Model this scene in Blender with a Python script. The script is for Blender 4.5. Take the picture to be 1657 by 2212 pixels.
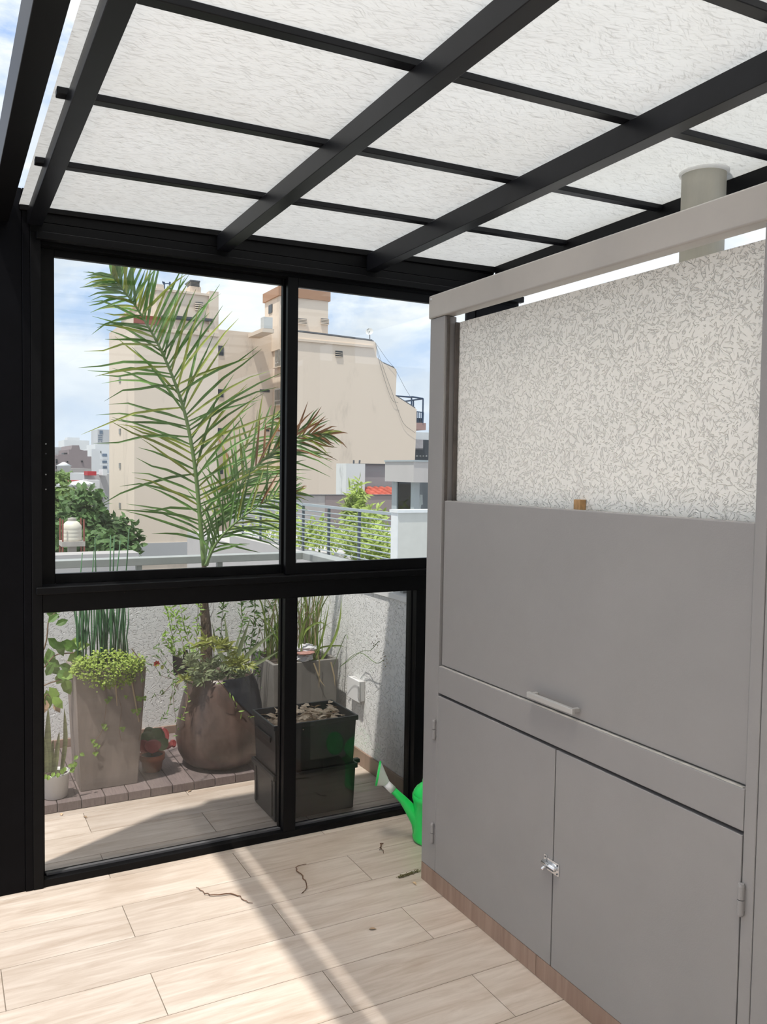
import bpy, math, random
from mathutils import Vector, Matrix
random.seed(7)
R_ = random.Random(11)
scene = bpy.context.scene
for o in list(bpy.data.objects):
    bpy.data.objects.remove(o)
COL = scene.collection

# ---------------------------------------------------------------- camera
W, H, F = 1657.0, 2212.0, 1818.54
YAW, PITCH, ROLL = .488, .0485, .0149
CAM = Vector((0, -3.1445, 1.5))
fwd = Vector((math.sin(YAW)*math.cos(PITCH), math.cos(YAW)*math.cos(PITCH), -math.sin(PITCH)))
rt0 = Vector((math.cos(YAW), -math.sin(YAW), 0))
up0 = rt0.cross(fwd)
RT = rt0*math.cos(ROLL) + up0*math.sin(ROLL)
UP = -rt0*math.sin(ROLL) + up0*math.cos(ROLL)
cd = bpy.data.cameras.new('camera')
cd.sensor_fit = 'HORIZONTAL'; cd.sensor_width = 36.0; cd.lens = 36.0*F/W
cd.clip_start = .05; cd.clip_end = 3000
cam = bpy.data.objects.new('camera', cd)
m = Matrix((RT, UP, -fwd)).transposed().to_4x4(); m.translation = CAM
cam.matrix_world = m
COL.objects.link(cam); scene.camera = cam

def at(px, py, ax, v):
    """measured photo point -> world point on the plane where axis ax equals v"""
    d = fwd + RT*((px-W/2)/F) - UP*((py-H/2)/F)
    i = 'XYZ'.index(ax)
    return CAM + d*((v-CAM[i])/d[i])
def PY(px, py, y): return at(px, py, 'Y', y)

# ---------------------------------------------------------------- sky, sun, exposure
SKY_STRENGTH = 0.95
SUN_STRENGTH = 3.6
wd = bpy.data.worlds.new('sky'); scene.world = wd; wd.use_nodes = True
nt = wd.node_tree; nt.nodes.clear()
def N(t, **k):
    n = nt.nodes.new(t)
    for a, b in k.items(): setattr(n, a, b)
    return n
tc = N('ShaderNodeTexCoord'); sep = N('ShaderNodeSeparateXYZ'); nt.links.new(tc.outputs['Generated'], sep.inputs[0])
mp = N('ShaderNodeMapping'); mp.inputs['Scale'].default_value = (3.0, 3.0, 6.5); mp.inputs['Location'].default_value = (.35, 0.9, .2)
nt.links.new(tc.outputs['Generated'], mp.inputs[0])
n1 = N('ShaderNodeTexNoise'); n1.inputs['Scale'].default_value = 1.5; n1.inputs['Detail'].default_value = 8; n1.inputs['Roughness'].default_value = .58
n1.inputs['Distortion'].default_value = .25
nt.links.new(mp.outputs[0], n1.inputs['Vector'])
rm = N('ShaderNodeValToRGB'); rm.color_ramp.elements[0].position = .36; rm.color_ramp.elements[1].position = .49
nt.links.new(n1.outputs['Fac'], rm.inputs[0])
grad = N('ShaderNodeValToRGB')
grad.color_ramp.elements[0].position = .0; grad.color_ramp.elements[0].color = (.68, .76, .88, 1)
grad.color_ramp.elements[1].position = .55; grad.color_ramp.elements[1].color = (.28, .43, .74, 1)
e = grad.color_ramp.elements.new(.2); e.color = (.44, .59, .85, 1)
nt.links.new(sep.outputs[2], grad.inputs[0])
n2 = N('ShaderNodeTexNoise'); n2.inputs['Scale'].default_value = 2.6; n2.inputs['Detail'].default_value = 5
nt.links.new(mp.outputs[0], n2.inputs['Vector'])
cr = N('ShaderNodeValToRGB'); cr.color_ramp.elements[0].position = .35; cr.color_ramp.elements[0].color = (.68, .74, .83, 1)
cr.color_ramp.elements[1].position = .6; cr.color_ramp.elements[1].color = (.98, .99, 1, 1)
nt.links.new(n2.outputs['Fac'], cr.inputs[0])
hz = N('ShaderNodeMapRange'); hz.inputs[1].default_value = .0; hz.inputs[2].default_value = .16; hz.inputs[3].default_value = .25; hz.inputs[4].default_value = .95
nt.links.new(sep.outputs[2], hz.inputs[0])
mu = N('ShaderNodeMath', operation='MULTIPLY'); nt.links.new(rm.outputs[0], mu.inputs[0]); nt.links.new(hz.outputs[0], mu.inputs[1])
mx = N('ShaderNodeMix', data_type='RGBA'); nt.links.new(mu.outputs[0], mx.inputs[0])
nt.links.new(grad.outputs[0], mx.inputs[6]); nt.links.new(cr.outputs[0], mx.inputs[7])
bg = N('ShaderNodeBackground'); bg.inputs[1].default_value = SKY_STRENGTH; nt.links.new(mx.outputs[2], bg.inputs[0])
ow = N('ShaderNodeOutputWorld'); nt.links.new(bg.outputs[0], ow.inputs[0])
sd = bpy.data.lights.new('sun', 'SUN'); sd.energy = SUN_STRENGTH; sd.angle = .018; sd.color = (1, .955, .89)
so = bpy.data.objects.new('sun', sd); COL.objects.link(so)
SUN_DIR = Vector((.335, .182, -1)).normalized()
so.rotation_euler = SUN_DIR.to_track_quat('-Z', 'Y').to_euler(); so.location = (-3, -2, 10)
vs = scene.view_settings
vs.view_transform = 'Standard'; vs.look = 'None'; vs.gamma = 1; vs.use_curve_mapping = False; vs.exposure = 0.42

# ---------------------------------------------------------------- materials
MATS = {}
def mat(name, col, rough=.6, metal=0, spec=.5, noise=None, bump=None, rand=0, stretch=(1, 1, 1), trans=0):
    """procedural principled material. noise=(scale, amount) colour mottling, bump=(scale, strength)"""
    if name in MATS: return MATS[name]
    m = bpy.data.materials.new(name); m.use_nodes = True; t = m.node_tree
    b = t.nodes['Principled BSDF']
    b.inputs['Base Color'].default_value = (*col, 1); b.inputs['Roughness'].default_value = rough
    b.inputs['Metallic'].default_value = metal; b.inputs['Specular IOR Level'].default_value = spec
    geo = t.nodes.new('ShaderNodeNewGeometry'); mpn = t.nodes.new('ShaderNodeMapping'); mpn.inputs['Scale'].default_value = stretch
    t.links.new(geo.outputs['Position'], mpn.inputs[0])
    last = None
    if noise:
        nn = t.nodes.new('ShaderNodeTexNoise'); nn.inputs['Scale'].default_value = noise[0]; nn.inputs['Detail'].default_value = 6
        nn.inputs['Roughness'].default_value = .65
        t.links.new(mpn.outputs[0], nn.inputs['Vector'])
        rp = t.nodes.new('ShaderNodeValToRGB'); a = noise[1]
        rp.color_ramp.elements[0].position = .3; rp.color_ramp.elements[1].position = .7
        rp.color_ramp.elements[0].color = (*[c*(1-a) for c in col], 1); rp.color_ramp.elements[1].color = (*[min(1, c*(1+a)) for c in col], 1)
        t.links.new(nn.outputs['Fac'], rp.inputs[0]); last = rp.outputs[0]
        if len(noise) > 2:
            rp.color_ramp.elements[0].color = (*noise[2], 1)
        t.links.new(last, b.inputs['Base Color'])
    if rand:
        oi = t.nodes.new('ShaderNodeObjectInfo'); hs = t.nodes.new('ShaderNodeHueSaturation')
        mr = t.nodes.new('ShaderNodeMapRange'); mr.inputs[3].default_value = 1-rand; mr.inputs[4].default_value = 1+rand
        t.links.new(oi.outputs['Random'], mr.inputs[0]); t.links.new(mr.outputs[0], hs.inputs['Value'])
        hs.inputs['Color'].default_value = (*col, 1)
        if last: t.links.new(last, hs.inputs['Color'])
        last = hs.outputs[0]; t.links.new(last, b.inputs['Base Color'])
    if bump:
        n3 = t.nodes.new('ShaderNodeTexNoise'); n3.inputs['Scale'].default_value = bump[0]; n3.inputs['Detail'].default_value = 4
        t.links.new(mpn.outputs[0], n3.inputs['Vector'])
        bp = t.nodes.new('ShaderNodeBump'); bp.inputs['Strength'].default_value = bump[1]; bp.inputs['Distance'].default_value = .01
        t.links.new(n3.outputs['Fac'], bp.inputs['Height']); t.links.new(bp.outputs[0], b.inputs['Normal'])
    if trans:
        out = t.nodes['Material Output']; tr = t.nodes.new('ShaderNodeBsdfTranslucent'); ms = t.nodes.new('ShaderNodeMixShader')
        ms.inputs[0].default_value = trans
        tr.inputs[0].default_value = (*[min(1, c*1.3) for c in col], 1)
        if last: t.links.new(last, tr.inputs[0])
        t.links.new(b.outputs[0], ms.inputs[1]); t.links.new(tr.outputs[0], ms.inputs[2]); t.links.new(ms.outputs[0], out.inputs[0])
    MATS[name] = m; return m

def plaster(name, col, scale=1.0, strength=.5):
    """trowelled plaster: layers of short, slightly curved scratches at several angles"""
    m = mat(name, col, rough=.88, spec=.15, noise=(2.5, .04)); t = m.node_tree; b = t.nodes['Principled BSDF']
    def nd(k, **kw):
        n = t.nodes.new(k)
        for a_, b_ in kw.items(): setattr(n, a_, b_)
        return n
    geo = nd('ShaderNodeNewGeometry'); sp = nd('ShaderNodeSeparateXYZ'); t.links.new(geo.outputs['Position'], sp.inputs[0])
    ad = nd('ShaderNodeMath', operation='ADD'); t.links.new(sp.outputs[0], ad.inputs[0]); t.links.new(sp.outputs[1], ad.inputs[1])
    cb_ = nd('ShaderNodeCombineXYZ'); t.links.new(ad.outputs[0], cb_.inputs[0]); t.links.new(sp.outputs[2], cb_.inputs[1])
    wn = nd('ShaderNodeTexNoise'); wn.inputs['Scale'].default_value = 14*scale; wn.inputs['Detail'].default_value = 1
    t.links.new(cb_.outputs[0], wn.inputs['Vector'])
    wv = nd('ShaderNodeVectorMath', operation='MULTIPLY_ADD'); wv.inputs[1].default_value = (.045/scale, .045/scale, 0)
    t.links.new(wn.outputs['Color'], wv.inputs[0]); t.links.new(cb_.outputs[0], wv.inputs[2])
    prev = None
    for i, (ang, sx, sy, th) in enumerate(((.5, 42, 150, .04), (1.25, 50, 170, .04), (-.75, 38, 140, .04), (2.2, 46, 160, .04), (.05, 55, 180, .04), (.9, 14, 110, .03))):
        mp2 = nd('ShaderNodeMapping'); mp2.vector_type = 'TEXTURE'
        mp2.inputs['Rotation'].default_value = (0, 0, ang); mp2.inputs['Scale'].default_value = (1/(sx*scale), 1/(sy*scale), 1); mp2.inputs['Location'].default_value = (i*3.7, i*1.9, 0)
        t.links.new(wv.outputs[0], mp2.inputs[0])
        nz = nd('ShaderNodeTexNoise'); nz.inputs['Scale'].default_value = 1; nz.inputs['Detail'].default_value = 1.0
        t.links.new(mp2.outputs[0], nz.inputs['Vector'])
        mr = nd('ShaderNodeMapRange'); mr.interpolation_type = 'SMOOTHSTEP'
        lo = .63 if i < 5 else .69
        mr.inputs[1].default_value = lo; mr.inputs[2].default_value = lo+th*2.2; mr.inputs[3].default_value = 0; mr.inputs[4].default_value = 1
        t.links.new(nz.outputs['Fac'], mr.inputs[0])
        if prev is None: prev = mr.outputs[0]
        else:
            mxn = nd('ShaderNodeMath', operation='MAXIMUM'); t.links.new(prev, mxn.inputs[0]); t.links.new(mr.outputs[0], mxn.inputs[1]); prev = mxn.outputs[0]
    fine = nd('ShaderNodeTexNoise'); fine.inputs['Scale'].default_value = 260
    t.links.new(geo.outputs['Position'], fine.inputs['Vector'])
    ma = nd('ShaderNodeMath', operation='MULTIPLY_ADD'); ma.inputs[1].default_value = -.10
    t.links.new(fine.outputs['Fac'], ma.inputs[0]); t.links.new(prev, ma.inputs[2])
    bp = nd('ShaderNodeBump', invert=True); bp.inputs['Strength'].default_value = strength; bp.inputs['Distance'].default_value = .004
    t.links.new(ma.outputs[0], bp.inputs['Height']); t.links.new(bp.outputs[0], b.inputs['Normal'])
    return m

def wood_tile(name, dark, light, rough=.38):
    m = bpy.data.materials.new(name); m.use_nodes = True; t = m.node_tree; b = t.nodes['Principled BSDF']
    geo = t.nodes.new('ShaderNodeNewGeometry'); oi = t.nodes.new('ShaderNodeObjectInfo')
    cmb = t.nodes.new('ShaderNodeCombineXYZ'); mul = t.nodes.new('ShaderNodeMath'); mul.operation = 'MULTIPLY'; mul.inputs[1].default_value = 37
    t.links.new(oi.outputs['Random'], mul.inputs[0]); t.links.new(mul.outputs[0], cmb.inputs[0]); t.links.new(mul.outputs[0], cmb.inputs[2])
    add = t.nodes.new('ShaderNodeVectorMath'); t.links.new(geo.outputs['Position'], add.inputs[0]); t.links.new(cmb.outputs[0], add.inputs[1])
    mp2 = t.nodes.new('ShaderNodeMapping'); mp2.inputs['Scale'].default_value = (1.6, 13, 1)
    t.links.new(add.outputs[0], mp2.inputs[0])
    nz = t.nodes.new('ShaderNodeTexNoise'); nz.inputs['Scale'].default_value = 2.2; nz.inputs['Detail'].default_value = 9; nz.inputs['Roughness'].default_value = .62
    nz.inputs['Distortion'].default_value = .7
    t.links.new(mp2.outputs[0], nz.inputs['Vector'])
    rp = t.nodes.new('ShaderNodeValToRGB')
    rp.color_ramp.elements[0].position = .28; rp.color_ramp.elements[0].color = (*dark, 1)
    rp.color_ramp.elements[1].position = .66; rp.color_ramp.elements[1].color = (*light, 1)
    t.links.new(nz.outputs['Fac'], rp.inputs[0])
    # soft dirt marks
    dn = t.nodes.new('ShaderNodeTexNoise'); dn.inputs['Scale'].default_value = 2.4; dn.inputs['Detail'].default_value = 8
    t.links.new(geo.outputs['Position'], dn.inputs['Vector'])
    dr = t.nodes.new('ShaderNodeMapRange'); dr.inputs[1].default_value = .55; dr.inputs[2].default_value = .78; dr.inputs[3].default_value = 0; dr.inputs[4].default_value = .35
    t.links.new(dn.outputs['Fac'], dr.inputs[0])
    mx = t.nodes.new('ShaderNodeMix'); mx.data_type = 'RGBA'; mx.inputs[7].default_value = (dark[0]*.8, dark[1]*.76, dark[2]*.7, 1)
    t.links.new(dr.outputs[0], mx.inputs[0]); t.links.new(rp.outputs[0], mx.inputs[6])
    hs = t.nodes.new('ShaderNodeHueSaturation'); mr = t.nodes.new('ShaderNodeMapRange'); mr.inputs[3].default_value = .9; mr.inputs[4].default_value = 1.08
    t.links.new(oi.outputs['Random'], mr.inputs[0]); t.links.new(mr.outputs[0], hs.inputs['Value']); t.links.new(mx.outputs[2], hs.inputs['Color'])
    t.links.new(hs.outputs[0], b.inputs['Base Color']); b.inputs['Roughness'].default_value = rough
    bp = t.nodes.new('ShaderNodeBump'); bp.inputs['Strength'].default_value = .12; bp.inputs['Distance'].default_value = .003
    t.links.new(nz.outputs['Fac'], bp.inputs['Height']); t.links.new(bp.outputs[0], b.inputs['Normal'])
    return m

def glass_mat(name, tint=(.94, .96, .955), dirt_haze=.02):
    m = bpy.data.materials.new(name); m.use_nodes = True; t = m.node_tree; t.nodes.clear()
    tr = t.nodes.new('ShaderNodeBsdfTransparent'); tr.inputs[0].default_value = (*tint, 1)
    df = t.nodes.new('ShaderNodeBsdfDiffuse'); df.inputs[0].default_value = (.75, .72, .68, 1)
    geo = t.nodes.new('ShaderNodeNewGeometry'); nz = t.nodes.new('ShaderNodeTexNoise'); nz.inputs['Scale'].default_value = 5; nz.inputs['Detail'].default_value = 6
    mp2 = t.nodes.new('ShaderNodeMapping'); mp2.inputs['Scale'].default_value = (3, 1, .6)
    t.links.new(geo.outputs['Position'], mp2.inputs[0]); t.links.new(mp2.outputs[0], nz.inputs['Vector'])
    mr = t.nodes.new('ShaderNodeMapRange'); mr.inputs[1].default_value = .3; mr.inputs[2].default_value = .75; mr.inputs[3].default_value = dirt_haze*.3; mr.inputs[4].default_value = dirt_haze*2
    t.links.new(nz.outputs['Fac'], mr.inputs[0])
    m1 = t.nodes.new('ShaderNodeMixShader'); t.links.new(mr.outputs[0], m1.inputs[0]); t.links.new(tr.outputs[0], m1.inputs[1]); t.links.new(df.outputs[0], m1.inputs[2])
    gl = t.nodes.new('ShaderNodeBsdfGlossy'); gl.inputs['Roughness'].default_value = 0.0
    fr = t.nodes.new('ShaderNodeFresnel'); fr.inputs[0].default_value = 1.5
    m2 = t.nodes.new('ShaderNodeMixShader'); t.links.new(fr.outputs[0], m2.inputs[0]); t.links.new(m1.outputs[0], m2.inputs[1]); t.links.new(gl.outputs[0], m2.inputs[2])
    ou = t.nodes.new('ShaderNodeOutputMaterial'); t.links.new(m2.outputs[0], ou.inputs[0])
    return m

def sheet_mat():
    """crinkled fibreglass roof sheet: translucent, with fine fibre wrinkles"""
    m = bpy.data.materials.new('fibreglass_sheet'); m.use_nodes = True; t = m.node_tree; t.nodes.clear()
    geo = t.nodes.new('ShaderNodeNewGeometry'); mp2 = t.nodes.new('ShaderNodeMapping'); mp2.inputs['Scale'].default_value = (1, 2.1, 1)
    mp2.inputs['Rotation'].default_value = (0, 0, .15)
    t.links.new(geo.outputs['Position'], mp2.inputs[0])
    wn = t.nodes.new('ShaderNodeTexNoise'); wn.inputs['Scale'].default_value = 7; wn.inputs['Detail'].default_value = 2
    t.links.new(geo.outputs['Position'], wn.inputs['Vector'])
    wv = t.nodes.new('ShaderNodeVectorMath'); wv.operation = 'MULTIPLY_ADD'; wv.inputs[1].default_value = (.05, .05, 0)
    t.links.new(wn.outputs['Color'], wv.inputs[0]); t.links.new(geo.outputs['Position'], wv.inputs[2])
    prev = None
    for i, (ang, sx, sy) in enumerate(((.18, 30, 230), (-.35, 36, 250), (.6, 30, 210), (-.05, 20, 170))):
        mp2 = t.nodes.new('ShaderNodeMapping'); mp2.vector_type = 'TEXTURE'
        mp2.inputs['Rotation'].default_value = (0, 0, ang); mp2.inputs['Scale'].default_value = (1/sx, 1/sy, 1); mp2.inputs['Location'].default_value = (i*2.3, i*1.1, 0)
        t.links.new(wv.outputs[0], mp2.inputs[0])
        nz = t.nodes.new('ShaderNodeTexNoise'); nz.inputs['Scale'].default_value = 1; nz.inputs['Detail'].default_value = 2
        t.links.new(mp2.outputs[0], nz.inputs['Vector'])
        m1 = t.nodes.new('ShaderNodeMapRange'); m1.interpolation_type = 'SMOOTHSTEP'; m1.inputs[1].default_value = .56; m1.inputs[2].default_value = .74
        m1.inputs[3].default_value = 1; m1.inputs[4].default_value = .72
        t.links.new(nz.outputs['Fac'], m1.inputs[0])
        if prev is None: prev = m1.outputs[0]
        else:
            mm_ = t.nodes.new('ShaderNodeMath'); mm_.operation = 'MULTIPLY'; t.links.new(prev, mm_.inputs[0]); t.links.new(m1.outputs[0], mm_.inputs[1]); prev = mm_.outputs[0]
    big = t.nodes.new('ShaderNodeTexNoise'); big.inputs['Scale'].default_value = 1.7; big.inputs['Detail'].default_value = 5
    t.links.new(geo.outputs['Position'], big.inputs['Vector'])
    rp = t.nodes.new('ShaderNodeValToRGB'); rp.color_ramp.elements[0].position = .3; rp.color_ramp.elements[0].color = (.222, .225, .219, 1)
    rp.color_ramp.elements[1].position = .7; rp.color_ramp.elements[1].color = (.254, .26, .257, 1)
    t.links.new(big.outputs['Fac'], rp.inputs[0])
    mx = t.nodes.new('ShaderNodeMix'); mx.data_type = 'RGBA'; mx.blend_type = 'MULTIPLY'; mx.inputs[0].default_value = 1
    t.links.new(rp.outputs[0], mx.inputs[6]); t.links.new(prev, mx.inputs[7])
    bp = t.nodes.new('ShaderNodeBump'); bp.inputs['Strength'].default_value = .35; bp.inputs['Distance'].default_value = .004
    t.links.new(prev, bp.inputs['Height'])
    tr = t.nodes.new('ShaderNodeBsdfTranslucent'); t.links.new(mx.outputs[2], tr.inputs[0]); t.links.new(bp.outputs[0], tr.inputs[1])
    df = t.nodes.new('ShaderNodeBsdfDiffuse'); df.inputs[0].default_value = (.33, .33, .31, 1); t.links.new(bp.outputs[0], df.inputs['Normal'])
    ad = t.nodes.new('ShaderNodeAddShader'); t.links.new(tr.outputs[0], ad.inputs[0]); t.links.new(df.outputs[0], ad.inputs[1])
    rf = t.nodes.new('ShaderNodeBsdfRefraction'); rf.inputs['Color'].default_value = (.76, .735, .69, 1); rf.inputs['Roughness'].default_value = .55; rf.inputs['IOR'].default_value = 1.3
    ad0 = ad; ad = t.nodes.new('ShaderNodeAddShader'); t.links.new(ad0.outputs[0], ad.inputs[0]); t.links.new(rf.outputs[0], ad.inputs[1])
    ou = t.nodes.new('ShaderNodeOutputMaterial'); t.links.new(ad.outputs[0], ou.inputs[0])
    return m

def stained(name, col, stain=(.18, .15, .13), scale=.35, amount=.55, rough=.9):
    """old painted render with vertical weather streaks"""
    m = mat(name, col, rough=rough, spec=.2); t = m.node_tree; b = t.nodes['Principled BSDF']
    geo = t.nodes.new('ShaderNodeNewGeometry'); mp2 = t.nodes.new('ShaderNodeMapping'); mp2.inputs['Scale'].default_value = (1, 1, .32)
    t.links.new(geo.outputs['Position'], mp2.inputs[0])
    nz = t.nodes.new('ShaderNodeTexNoise'); nz.inputs['Scale'].default_value = scale; nz.inputs['Detail'].default_value = 10; nz.inputs['Roughness'].default_value = .7
    t.links.new(mp2.outputs[0], nz.inputs['Vector'])
    mr = t.nodes.new('ShaderNodeMapRange'); mr.inputs[1].default_value = .56; mr.inputs[2].default_value = .8; mr.inputs[3].default_value = 0; mr.inputs[4].default_value = amount
    t.links.new(nz.outputs['Fac'], mr.inputs[0])
    mx = t.nodes.new('ShaderNodeMix'); mx.data_type = 'RGBA'; mx.inputs[6].default_value = (*col, 1); mx.inputs[7].default_value = (*stain, 1)
    t.links.new(mr.outputs[0], mx.inputs[0]); t.links.new(mx.outputs[2], b.inputs['Base Color'])
    return m

M_TILE = wood_tile('wood_look_tile', (.40, .318, .252), (.595, .517, .447))
M_SKIRT = wood_tile('skirting_tile', (.21, .135, .10), (.32, .22, .17), .45)
M_GROUT = mat('grout', (.16, .13, .10), .9, noise=(20, .3))
M_BLACK = mat('black_aluminium', (.003, .003, .0035), .42, spec=.15, noise=(14, .25))
M_BLACK2 = mat('black_cladding', (.002, .002, .003), .45, spec=.1, noise=(9, .3))
M_RAFTER = mat('rafter_paint', (.006, .0065, .0085), .36, spec=.24, noise=(10, .3))
M_SHEET = sheet_mat()
M_GLASS = glass_mat('window_glass', dirt_haze=.006)
M_GLASS_L = glass_mat('dusty_hazy_glass', (.955, .955, .95), dirt_haze=.010)  # dirt film also imitates the reflected haze of the bright interior
M_CAB = mat('grey_cabinet_paint', (.25, .240, .236), .42, spec=.4, noise=(6, .035), bump=(260, .05))
M_BEAM = mat('warm_grey_beam', (.37, .35, .325), .33, spec=.5, noise=(4, .05))  # lighter and warmer than the cabinet colour
M_CHAN = mat('guide_channel', (.07, .058, .05), .5, noise=(20, .3))
M_CABD = mat('cabinet_gap_shadow', (.02, .02, .022), .8)
M_LEDGE = mat('worn_lit_edge', (.42, .40, .37), .6, noise=(40, .2))  # worn, and paler to put light caught on the rail edge into colour
M_PLASTER = plaster('hood_plaster', (.79, .775, .725), 1.0, .9)
M_PARAPET = plaster('parapet_plaster', (.78, .78, .765), .75, .9)
M_WHITE = mat('white_paint', (.75, .75, .74), .6, noise=(8, .05))
M_RAIL = mat('grey_rail_paint', (.33, .34, .33), .5, noise=(12, .08))
M_RAILTOP = M_RAIL
M_PIPE = mat('galvanised_flue', (.40, .385, .33), .55, metal=.25, noise=(8, .14), stretch=(1, 1, .3))
M_STEEL = mat('brushed_steel', (.62, .62, .62), .32, metal=.9, noise=(30, .1))
M_CHROME = mat('zinc_plated_steel', (.78, .79, .80), .22, metal=.85)
M_HANDLE = mat('aluminium_handle', (.52, .51, .49), .4, metal=.5)
M_WOODBLK = mat('raw_wood', (.36, .21, .09), .8, noise=(60, .35), stretch=(1, 4, .6))
M_DECK = mat('composite_deck', (.155, .12, .115), .75, noise=(30, .25), stretch=(6, .6, 1), rand=.14)
M_STONEPOT = mat('fibre_cement_planter', (.20, .165, .145), .7, noise=(7, .22), stretch=(2, 2, .5))
M_BROWNPOT = mat('dark_glazed_pot', (.085, .055, .045), .38, noise=(5, .55), stretch=(3, 3, 1))
M_GREYPOT = mat('grey_planter', (.19, .18, .165), .75, noise=(9, .15))
M_BIN = mat('black_plastic', (.012, .014, .015), .42, noise=(12, .3))
M_WPOT = mat('white_plastic_pot', (.55, .55, .545), .5, noise=(8, .06))
M_TERRA = mat('terracotta', (.30, .095, .05), .8, noise=(14, .25))
M_SOIL = mat('soil', (.05, .035, .025), .95, noise=(50, .5))
M_DRY = mat('dry_leaves', (.42, .29, .18), .85, noise=(25, .5), rand=.3)
M_DRY2 = mat('straw', (.40, .32, .20), .85, rand=.25)
M_TWIG = mat('dry_twig', (.11, .055, .03), .9, noise=(60, .4))
M_STEM = mat('plant_stem', (.16, .10, .055), .8, noise=(40, .3))
M_GSTEM = mat('green_stem', (.14, .22, .07), .6)
M_PALM = mat('palm_leaflet', (.135, .25, .06), .42, noise=(6, .45), rand=.32, trans=.28)
M_PALMY = mat('palm_leaflet_yellowing', (.32, .36, .07), .45, noise=(8, .35), rand=.25, trans=.3)
M_PALMR = mat('palm_leaflet_dry_tip', (.34, .16, .07), .6, noise=(8, .3), rand=.25, trans=.2)
M_RACHIS = mat('palm_rachis', (.17, .26, .08), .45, noise=(10, .2))
M_TRUNK = mat('palm_trunk_fibre', (.12, .085, .055), .95, noise=(35, .5), bump=(90, .8), stretch=(2, 2, .5))
M_REED = mat('horsetail', (.05, .15, .055), .5, noise=(40, .3), rand=.25)
M_LIME = mat('lime_fern', (.34, .45, .08), .55, noise=(30, .3), trans=.3)
M_GREEN = mat('mid_green_leaf', (.12, .24, .045), .5, noise=(20, .35), rand=.3, trans=.3)
M_BGREEN = mat('bright_green_leaf', (.22, .36, .06), .5, noise=(15, .3), rand=.2, trans=.3)
M_OLIVE = mat('grey_green_leaf', (.21, .26, .13), .6, noise=(10, .2), rand=.2, trans=.15)
M_GRASS = mat('grass_blade', (.22, .30, .07), .5, noise=(10, .3), rand=.3, trans=.3)
M_SANS = mat('snake_plant', (.17, .19, .085), .5, noise=(26, .45), stretch=(.4, .4, 3), rand=.12)
M_PADDLE = mat('paddle_leaf', (.10, .15, .05), .5, noise=(9, .2), rand=.25)
M_PADRED = mat('paddle_leaf_red', (.25, .035, .035), .5, noise=(9, .2), rand=.25)
M_RED = mat('red_flower', (.6, .03, .02), .5)
M_DARKM = mat('dark_corrugated', (.06, .065, .075), .5, noise=(3, .2))
M_TARP = mat('black_liner', (.012, .013, .018), .4, noise=(10, .3))
M_BAG = mat('white_plastic_bag', (.72, .72, .74), .35, noise=(20, .1), trans=.2)
M_BAGR = mat('reddish_brown_content', (.34, .18, .15), .6, noise=(20, .2))
M_CANG = mat('green_can_plastic', (.015, .56, .10), .32)
M_CANW = mat('white_can_plastic', (.78, .78, .76), .35)
M_PAPER = mat('white_tag', (.78, .78, .77), .7)
# city
M_BEIGE = stained('beige_render', (.76, .64, .53), scale=.5, amount=.5)
M_BEIGE2 = stained('beige_render_dirty', (.70, .585, .48), scale=.9, amount=.75)
M_CAP = stained('orange_cap', (.42, .25, .165), scale=1.2, amount=.4)
M_DARKWIN = mat('dark_window', (.03, .034, .04), .2)
M_WINWHITE = mat('window_white', (.62, .62, .60), .5)
M_CURTAIN = mat('window_curtain', (.26, .25, .23), .5, noise=(3, .3))
M_REDPAINT = mat('red_band', (.28, .07, .05), .8)
M_GREYBASE = mat('grey_band', (.42, .42, .43), .8)
M_MAUVE = stained('mauve_render', (.27, .225, .22), (.36, .32, .31), 1.0, .5)
M_LGREY = stained('light_grey_render', (.40, .375, .365), scale=.8, amount=.25)
M_SLAB = mat('pale_slab', (.48, .45, .44), .85, noise=(2, .04))
M_CREAM = mat('cream_render', (.60, .58, .53), .85, noise=(4, .05))
M_OLDWHITE = stained('peeling_white', (.72, .72, .70), (.07, .08, .09), 1.6, 1.0)
M_GREYW = stained('grey_wall', (.30, .305, .31), (.25, .25, .25), 1, .3)
M_REDTILE = mat('red_roof_tile', (.46, .095, .06), .7, noise=(4, .25), rand=.12)
M_BLUEM = mat('blue_metal', (.03, .06, .12), .5)
M_PINK = mat('pink_render', (.40, .26, .24), .85)
M_DARKM = mat('dark_corrugated', (.06, .065, .075), .5, noise=(3, .2))
M_RAILM = mat('blue_grey_rail', (.36, .40, .42), .45)
M_RAILP = mat('dark_rail_post', (.10, .12, .14), .5)
M_BROWNB = mat('far_brown_render', (.27, .225, .23), .9, noise=(.2, .05))
M_FARW = mat('far_white_render', (.72, .73, .74), .9, noise=(.2, .04))
M_FARG = mat('far_grey_render', (.52, .52, .53), .9, noise=(.2, .06))
M_FARGL = mat('far_window', (.14, .19, .26), .3)
M_TANK = mat('tank_plastic', (.66, .61, .51), .5, noise=(2, .05))
M_CONC = mat('old_concrete', (.42, .38, .34), .9, noise=(3, .2))
M_REDIRON = mat('red_oxide_iron', (.25, .08, .06), .8, noise=(10, .2))
M_TREE = mat('street_tree_leaf', (.085, .16, .045), .6, noise=(1.5, .6), trans=.25)
M_TREE2 = mat('street_tree_leaf_light', (.16, .25, .07), .6, noise=(1.5, .5), trans=.25)
M_BARK = mat('bark', (.10, .075, .05), .95, noise=(5, .3))
M_BAMB = mat('bamboo_leaf', (.38, .47, .12), .55, noise=(2, .4), trans=.3)
M_GROUND = mat('street_level', (.22, .21, .20), .95, noise=(.05, .3))
M_AC = mat('appliance_white', (.6, .6, .58), .6)

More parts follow.
